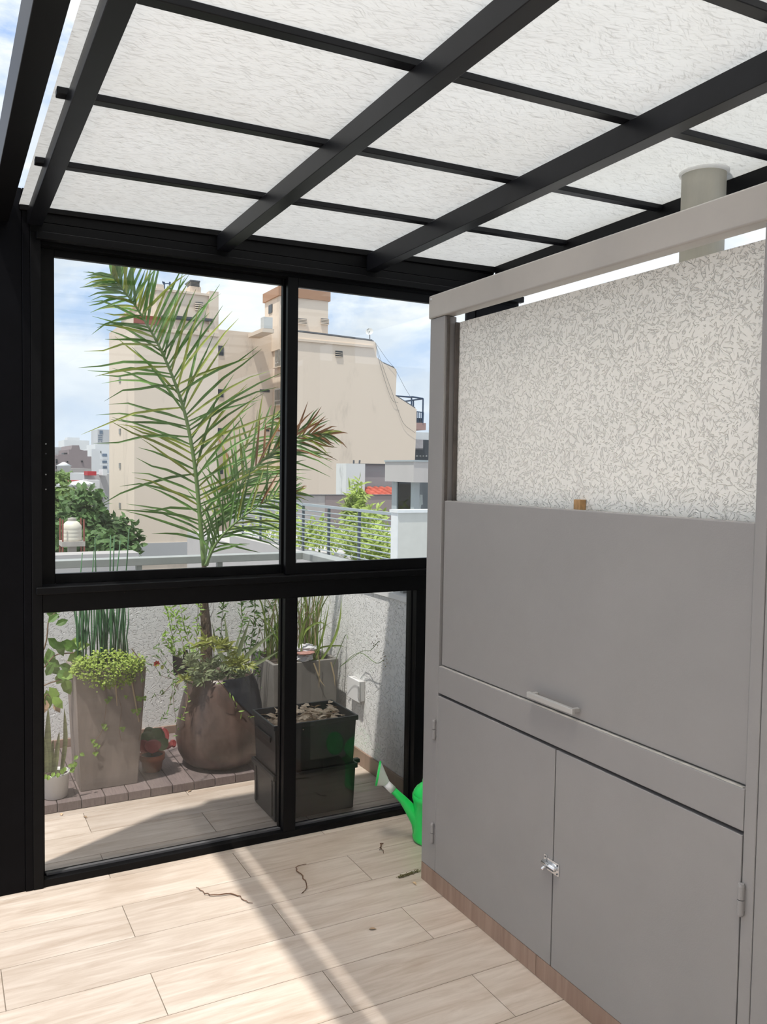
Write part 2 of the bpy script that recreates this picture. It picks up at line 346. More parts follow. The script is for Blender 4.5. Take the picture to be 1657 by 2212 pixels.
# ---------------------------------------------------------------- builders
class MB:
    def __init__(s): s.v = []; s.f = []
    def box(s, x0, x1, y0, y1, z0, z1):
        b = len(s.v)
        s.v += [(x, y, z) for z in (z0, z1) for y in (y0, y1) for x in (x0, x1)]
        s.f += [tuple(b+i for i in q) for q in ((0, 2, 3, 1), (4, 5, 7, 6), (0, 1, 5, 4), (2, 6, 7, 3), (0, 4, 6, 2), (1, 3, 7, 5))]
        return s
    def frust(s, b4, t4):
        b = len(s.v); s.v += [tuple(p) for p in b4] + [tuple(p) for p in t4]
        s.f += [(b+3, b+2, b+1, b), (b+4, b+5, b+6, b+7)] + [(b+i, b+(i+1) % 4, b+4+(i+1) % 4, b+4+i) for i in range(4)]
        return s
    def quad(s, *p):
        b = len(s.v); s.v += [tuple(q) for q in p]; s.f.append(tuple(range(b, b+len(p)))); return s
    def tube(s, pts, rad, n=6, cap=True):
        pts = [Vector(p) for p in pts]; k = len(pts)
        if not hasattr(rad, '__len__'): rad = [rad]*k
        b0 = len(s.v); ref = None
        for i, p in enumerate(pts):
            t = (pts[min(i+1, k-1)]-pts[max(i-1, 0)])
            t = t.normalized() if t.length > 1e-9 else Vector((0, 0, 1))
            if ref is None: ref = t.orthogonal().normalized()
            ref = (ref - t*ref.dot(t));
            ref = ref.normalized() if ref.length > 1e-6 else t.orthogonal().normalized()
            bi = t.cross(ref)
            for j in range(n):
                a = 2*math.pi*j/n
                s.v.append(tuple(p+(ref*math.cos(a)+bi*math.sin(a))*rad[i]))
        for i in range(k-1):
            for j in range(n):
                a = b0+i*n+j; c = b0+i*n+(j+1) % n
                s.f.append((a, c, c+n, a+n))
        if cap:
            s.f.append(tuple(b0+j for j in reversed(range(n)))); s.f.append(tuple(b0+(k-1)*n+j for j in range(n)))
        return s
    def lathe(s, prof, c=(0, 0, 0), n=32, sx=1, sy=1, cap0=True, cap1=False):
        b0 = len(s.v)
        for r, z in prof:
            for j in range(n):
                a = 2*math.pi*j/n; s.v.append((c[0]+r*sx*math.cos(a), c[1]+r*sy*math.sin(a), c[2]+z))
        for i in range(len(prof)-1):
            for j in range(n):
                a = b0+i*n+j; d = b0+i*n+(j+1) % n; s.f.append((a, d, d+n, a+n))
        if cap0: s.f.append(tuple(b0+j for j in reversed(range(n))))
        if cap1: s.f.append(tuple(b0+(len(prof)-1)*n+j for j in range(n)))
        return s
    def strip(s, pts, wid, side):
        """flat tapering blade through pts; side = vector or list of vectors across the blade"""
        b = len(s.v); k = len(pts)
        for i, p in enumerate(pts):
            p = Vector(p); sv = Vector(side[i] if isinstance(side, list) else side)
            s.v += [tuple(p-sv*wid[i]*.5), tuple(p+sv*wid[i]*.5)]
        s.f += [(b+2*i, b+2*i+1, b+2*i+3, b+2*i+2) for i in range(k-1)]
        return s
    def vblade(s, pts, wid, side, nrm, fold=.3):
        """folded (V section) blade: three vertices across"""
        b = len(s.v); k = len(pts)
        for i, p in enumerate(pts):
            p = Vector(p); sv = Vector(side); nv = Vector(nrm)
            s.v += [tuple(p-sv*wid[i]*.5+nv*wid[i]*fold), tuple(p), tuple(p+sv*wid[i]*.5+nv*wid[i]*fold)]
        for i in range(k-1):
            s.f += [(b+3*i, b+3*i+1, b+3*i+4, b+3*i+3), (b+3*i+1, b+3*i+2, b+3*i+5, b+3*i+4)]
        return s
    def leaf(s, p, d, n, L, w):
        """small pointed leaf from p along d, normal n, slightly folded along the midrib"""
        p = Vector(p); d = Vector(d).normalized(); sd = d.cross(Vector(n)); sd = sd.normalized() if sd.length > 1e-5 else d.orthogonal().normalized()
        nn = sd.cross(d); b = len(s.v)
        q = [p, p+d*L*.3+sd*w*.42+nn*w*.12, p+d*L*.65+sd*w*.4+nn*w*.08, p+d*L-nn*L*.1, p+d*L*.65-sd*w*.4+nn*w*.08, p+d*L*.3-sd*w*.42+nn*w*.12, p+d*L*.35, p+d*L*.66]
        s.v += [tuple(x) for x in q]
        s.f += [(b, b+1, b+6), (b+1, b+2, b+7, b+6), (b+2, b+3, b+7), (b+3, b+4, b+7), (b+4, b+5, b+6, b+7), (b+5, b, b+6)]
        return s
    def prism(s, poly, ax, a, b_):
        """polygon of 2D points extruded along axis ax from a to b_"""
        o = len(s.v); k = len(poly)
        def mk(u, v, w): return {'X': (w, u, v), 'Y': (u, w, v), 'Z': (u, v, w)}[ax]
        s.v += [mk(u, v, a) for u, v in poly] + [mk(u, v, b_) for u, v in poly]
        s.f += [tuple(range(o, o+k)), tuple(range(o+2*k-1, o+k-1, -1))] + [(o+i, o+k+i, o+k+(i+1) % k, o+(i+1) % k) for i in range(k)]
        return s
    def build(s, name, m, parent=None, smooth=False, bevel=0, seg=2):
        org = Vector((0, 0, 0))
        if parent is not None:
            q = parent
            while q is not None: org += q.location; q = q.parent
        else:
            xs = [v[0] for v in s.v]; ys = [v[1] for v in s.v]; zs = [v[2] for v in s.v]
            org = Vector(((min(xs)+max(xs))/2, (min(ys)+max(ys))/2, min(zs)))
        me = bpy.data.meshes.new(name)
        me.from_pydata([(v[0]-org.x, v[1]-org.y, v[2]-org.z) for v in s.v], [], s.f)
        me.materials.append(m); me.update()
        bmfix(me)
        if smooth:
            for p in me.polygons: p.use_smooth = True
        o = bpy.data.objects.new(name, me); COL.objects.link(o)
        if parent is not None: o.parent = parent
        else: o.location = org
        if bevel:
            bv = o.modifiers.new('bevel', 'BEVEL'); bv.width = bevel; bv.segments = seg; bv.limit_method = 'ANGLE'
            for p in me.polygons: p.use_smooth = True
            bv.harden_normals = True
        return o
import bmesh
def bmfix(me):
    bm = bmesh.new(); bm.from_mesh(me); bmesh.ops.recalc_face_normals(bm, faces=bm.faces); bm.to_mesh(me); bm.free()

def tag(o, label=None, cat=None, group=None, kind=None):
    if label: o['label'] = label
    if cat: o['category'] = cat
    if group: o['group'] = group
    if kind: o['kind'] = kind
    return o
def empty(name, loc, label=None, cat=None, group=None, kind=None):
    o = bpy.data.objects.new(name, None); o.empty_display_size = .1; COL.objects.link(o); o.location = Vector(loc)
    return tag(o, label, cat, group, kind)
def B(name, m, parent, *box, bevel=0): return MB().box(*box).build(name, m, parent, bevel=bevel)

# ================================================================ SETTING
# ---- floor: grout bed with every wood-look tile a piece of its own
floor = MB().box(-2.6, 2.2, -4.6, 1.46, -.12, -.0015).build('floor', M_GROUT)
tag(floor, 'beige wood-look tiled terrace floor', kind='structure')
PW, PL, GAP = .2170, .8535, .0028
tile_me = {}
def tile(x0, x1, y0, y1):
    x0 = max(x0, -2.6); x1 = min(x1, 2.2); y1 = min(y1, 1.455)
    if x1-x0 < .03: return
    key = (round(x1-x0, 3), round(y1-y0, 3))
    if key not in tile_me:
        a, b = key[0]/2-GAP/2, key[1]/2-GAP/2; c = .0012
        me = bpy.data.meshes.new('plank')
        me.from_pydata([(-a, -b, -.010), (a, -b, -.010), (a, b, -.010), (-a, b, -.010), (-a, -b, -c), (a, -b, -c), (a, b, -c), (-a, b, -c),
                        (-a+c, -b+c, 0), (a-c, -b+c, 0), (a-c, b-c, 0), (-a+c, b-c, 0)], [],
                       [(0, 1, 5, 4), (1, 2, 6, 5), (2, 3, 7, 6), (3, 0, 4, 7), (4, 5, 9, 8), (5, 6, 10, 9), (6, 7, 11, 10), (7, 4, 8, 11), (8, 9, 10, 11)])
        me.materials.append(M_TILE); me.update(); tile_me[key] = me
    o = bpy.data.objects.new('plank', tile_me[key]); COL.objects.link(o); o.parent = floor
    o.location = Vector(((x0+x1)/2, (y0+y1)/2, 0)) - floor.location
k = -8
for r in range(-21, 8):
    y1 = -.2467 + r*PW + PW; y0 = y1-PW
    off = .547 if r % 2 == 1 else 1.008
    for j in range(-5, 4):
        tile(off+j*PL, off+(j+1)*PL, y0, y1)

# ---- window wall: black aluminium framing
wf = empty('wall_front', (1.2, 0, 0), 'black aluminium window wall between gallery and planted terrace', kind='structure')
B('cladding_panel', M_BLACK2, wf, .03, .262, 0, .035, 0, 2.44, bevel=.002)
B('cladding_panel', M_BLACK2, wf, .2625, .288, -.004, .035, 0, 2.44, bevel=.002)
B('jamb', M_BLACK, wf, .288, .322, -.006, .09, 0, 2.30, bevel=.002)
B('header', M_BLACK, wf, .27, 2.36, 0, .09, 2.336, 2.386, bevel=.002)
B('header', M_BLACK, wf, .288, 2.36, -.004, .09, 2.298, 2.334, bevel=.002)
B('header_ledge', M_BLACK, wf, .306, 2.36, -.03, 0, 2.272, 2.298, bevel=.003)
B('header', M_BLACK, wf, .322, 2.36, .012, .09, 2.262, 2.298)

# lower framing
B('sill', M_BLACK, wf, .322, 1.89, 0, .05, 0.0, .028, bevel=.002)
B('sill_bead', mat('bead_grey', (.09, .09, .095), .35), wf, .335, 1.863, .03, .045, .028, .036)
B('mullion', M_BLACK, wf, 1.229, 1.283, 0, .075, .028, .985, bevel=.002)
B('jamb', M_BLACK, wf, 1.838, 1.893, 0, .09, 0, .985, bevel=.002)
B('transom', M_BLACK, wf, .322, 2.36, 0, .09, .985, 1.052, bevel=.002)
B('transom_ledge', M_BLACK, wf, .30, 2.36, -.022, .07, 1.052, 1.078, bevel=.004)
B('end_post', M_BLACK2, wf, 2.12, 2.19, 0, .09, 0, 2.262, bevel=.002)
B('end_post', M_BLACK2, wf, 2.195, 2.36, .01, .09, 0, 2.262, bevel=.002)

def window(n, x0, x1, z0, z1, y, fr, gl, label, rails=True):
    w = empty('window_%d' % n, ((x0+x1)/2, y, z0), label, kind='structure')
    a, b, c, d = fr   # left, right, bottom, top frame widths
    if a: B('stile', M_BLACK, w, x0, x0+a, y-.012, y+.012, z0, z1, bevel=.002)
    if b: B('stile', M_BLACK, w, x1-b, x1, y-.012, y+.012, z0, z1, bevel=.002)
    if c: B('rail', M_BLACK, w, x0+a, x1-b, y-.012, y+.012, z0, z0+c, bevel=.002)
    if d: B('rail', M_BLACK, w, x0+a, x1-b, y-.012, y+.012, z1-d, z1, bevel=.002)
    B('glass_pane', gl, w, x0+a-.004, x1-b+.004, y-.002, y+.002, z0+c-.004, z1-d+.004)
    return w
window(1, .323, 1.262, 1.079, 2.261, .062, (.048, .034, .036, .026), M_GLASS, 'upper sliding window sash left of the meeting stile')
window(2, 1.231, 2.118, 1.079, 2.261, .016, (.044, .04, .045, .036), M_GLASS, 'upper sliding window sash beside the grey cabinet')
window(3, .3225, 1.2285, .028, .984, .050, (.008, .004, .005, .004), M_GLASS_L, 'lower fixed window pane in front of the tall planter')
window(4, 1.2835, 1.8375, .028, .984, .050, (.006, .004, .005, .004), M_GLASS_L, 'lower fixed window pane in front of the black bin')
w1 = [o for o in bpy.data.objects if o.name == 'window_1'][0]
for px, py in ((99, 959), (99, 980), (99, 1025), (99, 1057)):
    p = PY(px, py, .05); MB().tube([(p.x, .0465, p.z), (p.x, .0505, p.z)], [.002, .003], 8).build('lock_screw', M_DARKM if py == 980 else M_STEEL, w1)
# ---- roof: rafters, purlins, translucent sheet
def zr(x, y): return 2.386 + .018*(x-.34) - .010*y
def zb(y): return 2.320 - .011*y
ceil = empty('ceiling', (1.2, -2, 2.32), 'translucent white roof sheet on black metal rafters', kind='structure')
def slope_beam(name, x0, x1, y0, y1, lo, hi, m, parent):
    b4 = [(x0, y0, lo(x0, y0)), (x1, y0, lo(x1, y0)), (x1, y1, lo(x1, y1)), (x0, y1, lo(x0, y1))]
    t4 = [(x0, y0, hi(x0, y0)), (x1, y0, hi(x1, y0)), (x1, y1, hi(x1, y1)), (x0, y1, hi(x0, y1))]
    return MB().frust(b4, t4).build(name, m, parent, bevel=.002)
slope_beam('roof_lip', .255, 2.212, -.012, -.001, lambda x, y: 2.366+.014*(x-.34), lambda x, y: zr(x, 0)-.002, M_BLACK, ceil)
slope_beam('roof_lip', .255, 2.212, .0, .085, lambda x, y: 2.387, lambda x, y: zr(x, 0)-.002, M_BLACK, ceil)
for xa in (.279, .940, 1.570):
    slope_beam('rafter', xa, xa+.048, -4.5, -.005, lambda x, y: zb(y), lambda x, y: zr(x, y)-.019, M_RAFTER, ceil)
slope_beam('edge_beam', 2.212, 2.262, -4.5, -.005, lambda x, y: zb(y)-.02, lambda x, y: zr(x, y)+.03, M_BLACK, ceil)
PUR = [-.478, -.975, -1.475, -1.98, -2.485, -2.99, -3.495, -4.0]
for yc in PUR:
    slope_beam('purlin', .258, 2.21, yc-.016, yc+.016, lambda x, y: zr(x, y)-.018, lambda x, y: zr(x, y)-.001, M_RAFTER, ceil)
sh = MB()
nx, ny = 12, 26
for j in range(ny+1):
    for i in range(nx+1):
        x = .254+(2.212-.254)*i/nx; y = -4.5+(.09+4.5)*j/ny
        sh.v.append((x, y, zr(x, y)))
for j in range(ny):
    for i in range(nx):
        a = j*(nx+1)+i; sh.f.append((a, a+1, a+nx+2, a+nx+1))
sh.build('roof_sheet', M_SHEET, ceil)
tb = slope_beam('trim_1', .161, .221, -4.5, -.004, lambda x, y: zb(y), lambda x, y: zb(y)+.115, M_BLACK, None)
tag(tb, 'black metal beam left of the roof with open sky beside it', kind='structure')

# ---- walls
wp = MB().box(-2.6, 2.05, 1.46, 1.60, -.12, .90).build('wall_back', M_PARAPET); tag(wp, 'rough plastered parapet behind the planters', kind='structure')
ws = MB().box(1.90, 2.05, .095, 1.459, -.12, .90).build('wall_side', M_PARAPET); tag(ws, 'rough plastered side wall with electrical box', kind='structure')
c1 = MB().box(-2.6, 2.06, 1.452, 1.61, .90, .925).build('trim_2', M_WHITE); tag(c1, 'white coping on the parapet behind the planters', kind='structure')
c2 = MB().box(1.892, 2.06, .095, 1.451, .90, .925).build('trim_3', M_WHITE); tag(c2, 'white coping on the side wall', kind='structure')
b1 = empty('baseboard_back', (0, 1.455, 0), 'brown tile skirting below the parapet', kind='structure')
x = -2.6
while x < 1.88:
    B('skirting_tile', M_SKIRT, b1, x, min(x+.598, 1.889), 1.449, 1.4595, .0005, .078, bevel=.001); x += .60
b2 = empty('baseboard_side', (1.895, .8, 0), 'brown tile skirting below the side wall', kind='structure')
for y in (.10, .70, 1.30):
    B('skirting_tile', M_SKIRT, b2, 1.889, 1.8995, y, min(y+.598, 1.448), .0005, .078, bevel=.001)
wr = MB().box(2.262, 2.40, -4.6, -.005, -.12, 2.02).build('wall_right', M_PARAPET); tag(wr, 'plastered party wall behind the grill cabinet', kind='structure')
wb = MB().box(-2.6, 2.4, -4.75, -4.6, -.12, 2.9).build('wall_rear', M_CREAM); tag(wb, 'unseen house wall added behind the viewer', kind='structure')  # unseen wall, added to hold back skylight and fill reflections

# ---- metal handrail on the parapet
hr = empty('parapet_handrail', (.6, 1.5, .925), 'grey flat metal handrail on short posts above the plastered parapet', 'handrail')
B('top_bar', M_RAIL, hr, -2.6, 2.0, 1.46, 1.55, .972, 1.012, bevel=.003)
B('top_bar', M_RAIL, hr, 1.905, 2.0, .10, 1.459, .972, 1.012, bevel=.003)
for x in [-.4+.45*i for i in range(6)]: B('post', M_RAIL, hr, x, x+.03, 1.49, 1.52, .925, .972)
for y in (.3, .8): B('post', M_RAIL, hr, 1.94, 1.97, y, y+.03, .925, .972)

# ================================================================ GRILL CABINET
XC = 1.5655
cb = empty('grill_cabinet', (XC+.1, -1.27, 0), 'grey painted metal grill cabinet with lift-up door and two lower doors', 'cabinet')
def CB(name, m, y0, y1, z0, z1, x0=0, x1=.05, bevel=.003, parent=None): return B(name, m, parent or cb, XC+x0, XC+x1, y0, y1, z0, z1, bevel=bevel)
CB('post', M_CAB, -.628, -.532, .066, 2.044)
CB('post', M_CAB, -1.9435, -1.912, .066, 2.044)
CB('post', M_CAB, -2.03, -1.945, .066, 2.044)
CB('guide_strip', M_CHAN, -.634, -.629, 1.40, 2.044, .010, .02, bevel=.001)
CB('guide_strip', M_CHAN, -.646, -.637, 1.40, 2.022, .036, .050, bevel=.001)
top = CB('top_beam', M_BEAM, -2.2, -.523, 2.045, 2.128, -.004, .048, bevel=.006)
sc = MB().tube([(XC-.0072, -.541, 2.112), (XC-.003, -.541, 2.112)], [.0035, .0055], 10).build('screw', M_STEEL, top, smooth=True)
CB('middle_rail', M_CAB, -1.911, -.629, .716, .812)
CB('ledge', M_LEDGE, -1.905, -.634, .8121, .8135, .001, .03, bevel=0)
ld = CB('lift_door', M_CAB, -1.908, -.634, .8165, 1.400, .009, .034, bevel=.004)
hd = MB()
hd.box(XC-.024, XC-.012, -1.367, -1.163, .836, .852); hd.box(XC-.012, XC+.009, -1.362, -1.35, .838, .850); hd.box(XC-.012, XC+.009, -1.18, -1.168, .838, .850)
hd.build('handle', M_HANDLE, ld, bevel=.0015)
dl = CB('door', M_CAB, -1.271, -.6285, .0665, .707, .0005, .03, bevel=.002)
dr = CB('door', M_CAB, -1.909, -1.275, .0665, .707, .0005, .03, bevel=.002)
CB('door_backing', M_CABD, -1.91, -.63, .068, .716, .032, .048, bevel=0)
def hinge(y, z, par, L=.075):
    hm = MB(); hm.lathe([(.0006, L), (.006, L-.002), (.0078, L-.008), (.0078, L*.5+.001)], (XC-.006, y, z), 14, cap0=False)
    hm.lathe([(.0078, L*.5-.001), (.0078, .004), (.006, 0)], (XC-.006, y, z), 14)
    hm.box(XC-.004, XC+.001, y-.007, y+.006, z+.012, z+L-.014)
    hm.build('hinge', M_CAB, par, smooth=False)
hinge(-.6155, .545, dl); hinge(-.6155, .168, dl); hinge(-1.9165, .53, dr)
# sliding bolt
bl = B('bolt_plate', M_CHROME, dr, XC-.003, XC+.0003, -1.303, -1.252, .345, .382, bevel=.0006)
MB().tube([(XC-.009, -1.295, .365), (XC-.009, -1.238, .365)], .0065, 12).build('bolt', M_CHROME, bl, smooth=True)
MB().box(XC-.004, XC+.0003, -1.249, -1.238, .350, .388).build('keeper', M_CHROME, bl, bevel=.0005)
MB().tube([(XC-.012, -1.254, .360), (XC-.024, -1.254, .352)], [.0035, .0055], 10).build('knob', M_CHROME, bl, smooth=True)
sl = MB().box(XC-.0162, XC-.012, -1.294, -1.262, .3595, .3635); sl.build('slot', M_DARKM, bl)
for yy, zz in ((-1.297, .351), (-1.297, .376), (-1.244, .382)):
    MB().tube([(XC-.0048, yy, zz), (XC-.003, yy, zz)], .0028, 8).build('screw', M_DARKM, bl)
pl_ = empty('plinth_skirting', (XC+.01, -1.27, 0), 'brown wood-look tile plinth under the grey grill cabinet', 'skirting')
for y0, y1 in ((-1.205, -.532), (-2.06, -1.207)):
    B('plinth_tile', M_SKIRT, pl_, XC+.001, XC+.012, y0, y1, .0005, .0655, bevel=.001)
B('plinth_core', M_GROUT, pl_, XC+.013, XC+.12, -2.05, -.535, .0005, .064)
# hood
hood = MB().box(1.618, 2.20, -2.10, -.535, .068, 2.023).build('grill_hood', M_PLASTER)
tag(hood, 'off-white trowelled plaster hood behind the grey cabinet opening', 'hood')
fl = empty('flue_pipe', (2.087, -1.276, 2.024), 'galvanised round flue pipe rising through the roof sheet', 'pipe')
MB().lathe([(0.0653, 0), (0.0653, .95)], (2.087, -1.276, 2.024), 36, cap1=True).build('pipe', M_PIPE, fl, smooth=True)
MB().lathe([(0.0663, -.004), (0.0723, -.002), (0.0743, .004), (0.0733, .012)], (2.087, -1.276, zr(2.087, -1.276)-.006), 36, cap0=False).build('sealant_collar', M_PAPER, fl, smooth=True)
MB().lathe([(.10, 0), (.02, .08)], (2.087, -1.276, 3.03), 24, cap1=True).build('rain_cap', M_PIPE, fl)
q = at(1251, 1098, 'X', 1.605)
tag(MB().box(1.5965, 1.6175, q.y-.014, q.y+.014, 1.36, 1.428).build('wood_block', M_WOODBLK, bevel=.001), 'small raw wood block wedged behind the grey lift-up door', 'wood block')

# ================================================================ WATERING CAN
wc = empty('watering_can', (1.775, -.275, 0), 'bright green plastic watering can with white rose beside the cabinet', 'watering can')
CX, CY = 1.775, -.275
MB().lathe([(.074, 0), (.083, .006), (.086, .02), (.082, .03), (.081, .12), (.083, .16), (.088, .172), (.088, .19), (.080, .196), (.080, .186), (.079, .03)], (CX, CY, 0.0005), 36, cap1=True).build('body', M_CANG, wc, smooth=True)
hb = MB(); pts = []
for i in range(13):
    a = math.pi*i/12; pts.append((CX, CY-.0+.082*math.cos(a), .185+.085*math.sin(a)))
hb.tube(pts, .011, 10).build('handle', M_CANG, wc, smooth=True)
# half cover over the filling mouth
cv = MB()
nn = 14
for i in range(7):
    ph = (math.pi/2)*i/6
    for j in range(nn+1):
        th = math.pi/2 + math.pi*j/nn
        cv.v.append((CX+.086*math.cos(th)*math.cos(ph)+(0 if i else 0), CY+.086*math.sin(th)*math.cos(ph), .188+.055*math.sin(ph)))
for i in range(6):
    for j in range(nn):
        a = i*(nn+1)+j; cv.f.append((a, a+1, a+nn+2, a+nn+1))
cvo = cv.build('mouth_cover', M_CANG, wc, smooth=True)
sm = cvo.modifiers.new('thick', 'SOLIDIFY'); sm.thickness = .003
VD = Vector((.50, .866, 0)); LD = Vector((-.866, .50, 0))          # spout turned away from the cabinet, towards the window
def on_can(px, py):
    d = fwd + RT*((px-W/2)/F) - UP*((py-H/2)/F); return CAM + d*((Vector((CX, CY, 0))-CAM).dot(VD)/d.dot(VD))
sp = [on_can(906, 1772), on_can(890, 1752), on_can(872, 1729), on_can(856, 1713), on_can(846, 1704)]
MB().tube([Vector((CX, CY, sp[0].z-.05))+LD*.05]+sp, [.034, .036, .026, .0175, .0145, .0135], 18).build('spout', M_CANG, wc, smooth=True)
r0, r1 = on_can(849, 1707), on_can(834, 1692)
MB().tube([r0, r1], [.0165, .0155], 18).build('rose_collar', M_CANW, wc, smooth=True)
f_t, f_b = on_can(823, 1646), on_can(814, 1696); fc = (f_t+f_b)*.5; dirn = (fc-r1).normalized(); n = 24
face_u = (f_t-f_b).normalized(); face_v = VD; ru = (f_t-f_b).length/2
fn = face_u.cross(face_v).normalized()
if fn.dot(LD) < 0: fn = -fn
cone = MB()
for c, ra, rb, u in ((r1+dirn*.001, .0165, .0165, dirn.cross(face_v).normalized()), (fc, ru, ru*.9, face_u)):
    if u.dot(face_u) < 0: u = -u
    for j in range(n):
        a = 2*math.pi*j/n; cone.v.append(tuple(c+u*ra*math.cos(a)+face_v*rb*math.sin(a)))
for j in range(n): cone.f.append((j, (j+1) % n, n+(j+1) % n, n+j))
rose = cone.build('rose', M_CANW, wc, smooth=True)
disc = MB()
for c in (fc-fn*.001, fc+fn*.007):
    for j in range(n):
        a = 2*math.pi*j/n; disc.v.append(tuple(c+face_u*ru*1.04*math.cos(a)+face_v*ru*.94*math.sin(a)))
for j in range(n): disc.f.append((j, (j+1) % n, n+(j+1) % n, n+j))
disc.f += [tuple(range(n)), tuple(range(2*n-1, n-1, -1))]
disc.build('rose_plate', M_CANG, rose)

# electrical box on the side wall
eb = empty('outlet_box', (1.885, .665, .34), 'white weatherproof outlet box on the rough side wall', 'outlet box')
B('back_box', M_WPOT, eb, 1.872, 1.8995, .605, .735, .336, .440, bevel=.003)
lid = B('lid', M_WHITE, eb, 1.862, 1.8715, .602, .738, .333, .444, bevel=.004)
B('latch', M_WPOT, lid, 1.858, 1.863, .598, .606, .36, .42)

# ================================================================ DECK, POTS, BIN
dk = empty('deck_strip', (.8, 1.05, 0), 'dark brown composite deck tiles under the plant pots', 'deck')
x = -.55
while x < 1.44:
    B('deck_board', M_DECK, dk, x, x+.096, .672, 1.052, .002, .040, bevel=.002)
    B('deck_board', M_DECK, dk, x, x+.096, 1.056, 1.436, .002, .040, bevel=.002); x += .1

# ---- tall fibre-cement planter
def hollow_planter(name, m, b, t_, z0, z1, label, th=.018):
    """tapered square planter: b, t_ = (x0,x1,y0,y1) at base and rim"""
    p = empty(name, ((b[0]+b[1])/2, (b[2]+b[3])/2, z0), label, 'planter')
    mb = MB()
    def ring(r, z, i=0): return [(r[0]+i, r[2]+i, z), (r[1]-i, r[2]+i, z), (r[1]-i, r[3]-i, z), (r[0]+i, r[3]-i, z)]
    rings = [ring(b, z0), ring(t_, z1), ring(t_, z1, th), ring(t_, z1-.05, th+.004)]
    for r in rings: mb.v += r
    for k in range(3):
        for i in range(4): mb.f.append((k*4+i, k*4+(i+1) % 4, k*4+4+(i+1) % 4, k*4+4+i))
    mb.f += [(3, 2, 1, 0), (12, 13, 14, 15)]
    mb.build('shell', m, p, bevel=.004)
    MB().box(t_[0]+th+.006, t_[1]-th-.006, t_[2]+th+.006, t_[3]-th-.006, z1-.049, z1-.018).build('soil', M_SOIL, p)
    return p
hollow_planter('square_planter', M_STONEPOT, (.556, .808, .765, 1.015), (.531, .842, .742, 1.038), .0405, .585, 'tall tapered taupe square planter on the deck with lime fern')
hollow_planter('square_planter', M_GREYPOT, (1.49, 1.82, .80, 1.11), (1.475, 1.835, .785, 1.125), .0005, .525, 'grey square planter with long grass behind the black bin')

# ---- big dark pot
bp_ = empty('round_pot', (1.24, .89, .0405), 'large dark brown bulbous pot holding the palm', 'pot')
MB().lathe([(.10, 0), (.150, .004), (.185, .03), (.208, .075), (.219, .135), (.216, .20), (.203, .27), (.183, .35), (.166, .41), (.157, .445), (.150, .445), (.150, .40)], (1.24, .89, .0405), 48).build('shell', M_BROWNPOT, bp_, smooth=True)
MB().lathe([(.149, 0), (.149, .015), (.05, .03)], (1.24, .89, .43), 32, cap1=True).build('soil', M_SOIL, bp_)
pf = [(.219, .135), (.216, .20), (.203, .27), (.183, .35), (.166, .41), (.157, .4452), (.151, .449)]
def prad(z):
    for (r0_, z0_), (r1_, z1_) in zip(pf, pf[1:]):
        if z <= z1_: return r0_+(r1_-r0_)*max(0, (z-z0_)/(z1_-z0_))
    return pf[-1][0]
fl2 = MB(); na, nz_ = 18, 10
for i in range(na+1):
    th = math.radians(-104+82*i/na); lo = .43-.29*(i/na)**.9
    for j in range(nz_+1):
        z = .448+(lo-.448)*j/nz_; r = prad(z)+.005+.003*math.sin(i*1.7+j)
        fl2.v.append((1.24+r*math.cos(th), .89+r*math.sin(th), .0405+z))
for i in range(na):
    for j in range(nz_):
        a = i*(nz_+1)+j; fl2.f.append((a, a+1, a+nz_+2, a+nz_+1))
fl2.build('liner_drape', M_TARP, bp_, smooth=True)
# black liner sheets poking out of the pot
ln = MB(); a, b_, c, d = PY(373, 1416, .86), PY(397, 1424, .86), PY(395, 1462, .86), PY(375, 1458, .86)
ln.frust([d, c, c+Vector((0, .004, 0)), d+Vector((0, .004, 0))], [a, b_, b_+Vector((0, .004, 0)), a+Vector((0, .004, 0))])
a, b_, c, d = PY(396, 1404, .88), PY(405, 1404, .88), PY(420, 1462, .88), PY(393, 1462, .88)
ln.frust([d, c, c+Vector((0, .004, 0)), d+Vector((0, .004, 0))], [a, b_, b_+Vector((0, .004, 0)), a+Vector((0, .004, 0))])
ln.build('liner_flap', M_TARP, bp_)
a = PY(374, 1471, .845); b_ = PY(389, 1493, .845)
MB().frust([(a.x, .845, b_.z), (b_.x-.004, .845, b_.z+.004), (b_.x-.004, .848, b_.z+.004), (a.x, .848, b_.z)], [(a.x+.004, .845, a.z), (b_.x-.012, .845, a.z-.002), (b_.x-.012, .848, a.z-.002), (a.x+.004, .848, a.z)]).build('plant_tag', M_PAPER, bp_)

# ---- black compost bin
bn = empty('compost_bin', (1.44, .29, 0), 'black stacked plastic bin filled with dry leaves behind the glass', 'bin')
def tub(x0, x1, y0, y1, z0, z1, tp):
    mb = MB(); th = .006
    def ring(i, z): return [(x0-i, y0-i, z), (x1+i, y0-i, z), (x1+i, y1+i, z), (x0-i, y1+i, z)]
    rings = [ring(0, z0), ring(tp, z1-.022), ring(tp+.008, z1-.022), ring(tp+.008, z1), ring(tp-th+.004, z1), ring(tp-th, z1-.02), ring(-th, z0+.01)]
    for r in rings: mb.v += r
    for k in range(len(rings)-1):
        for i in range(4): mb.f.append((k*4+i, k*4+(i+1) % 4, k*4+4+(i+1) % 4, k*4+4+i))
    L = (len(rings)-1)*4
    mb.f += [(3, 2, 1, 0), (L, L+1, L+2, L+3)]
    return mb
tub(1.256, 1.626, .165, .42, .0008, .205, .006).build('lower_tub', M_BIN, bn, bevel=.003)
tub(1.258, 1.624, .167, .418, .2055, .42, .008).build('upper_tub', M_BIN, bn, bevel=.003)
B('corner_rib', M_BIN, bn, 1.2465, 1.2555, .185, .20, .02, .18)
B('corner_rib', M_BIN, bn, 1.2465, 1.2555, .385, .40, .02, .18)
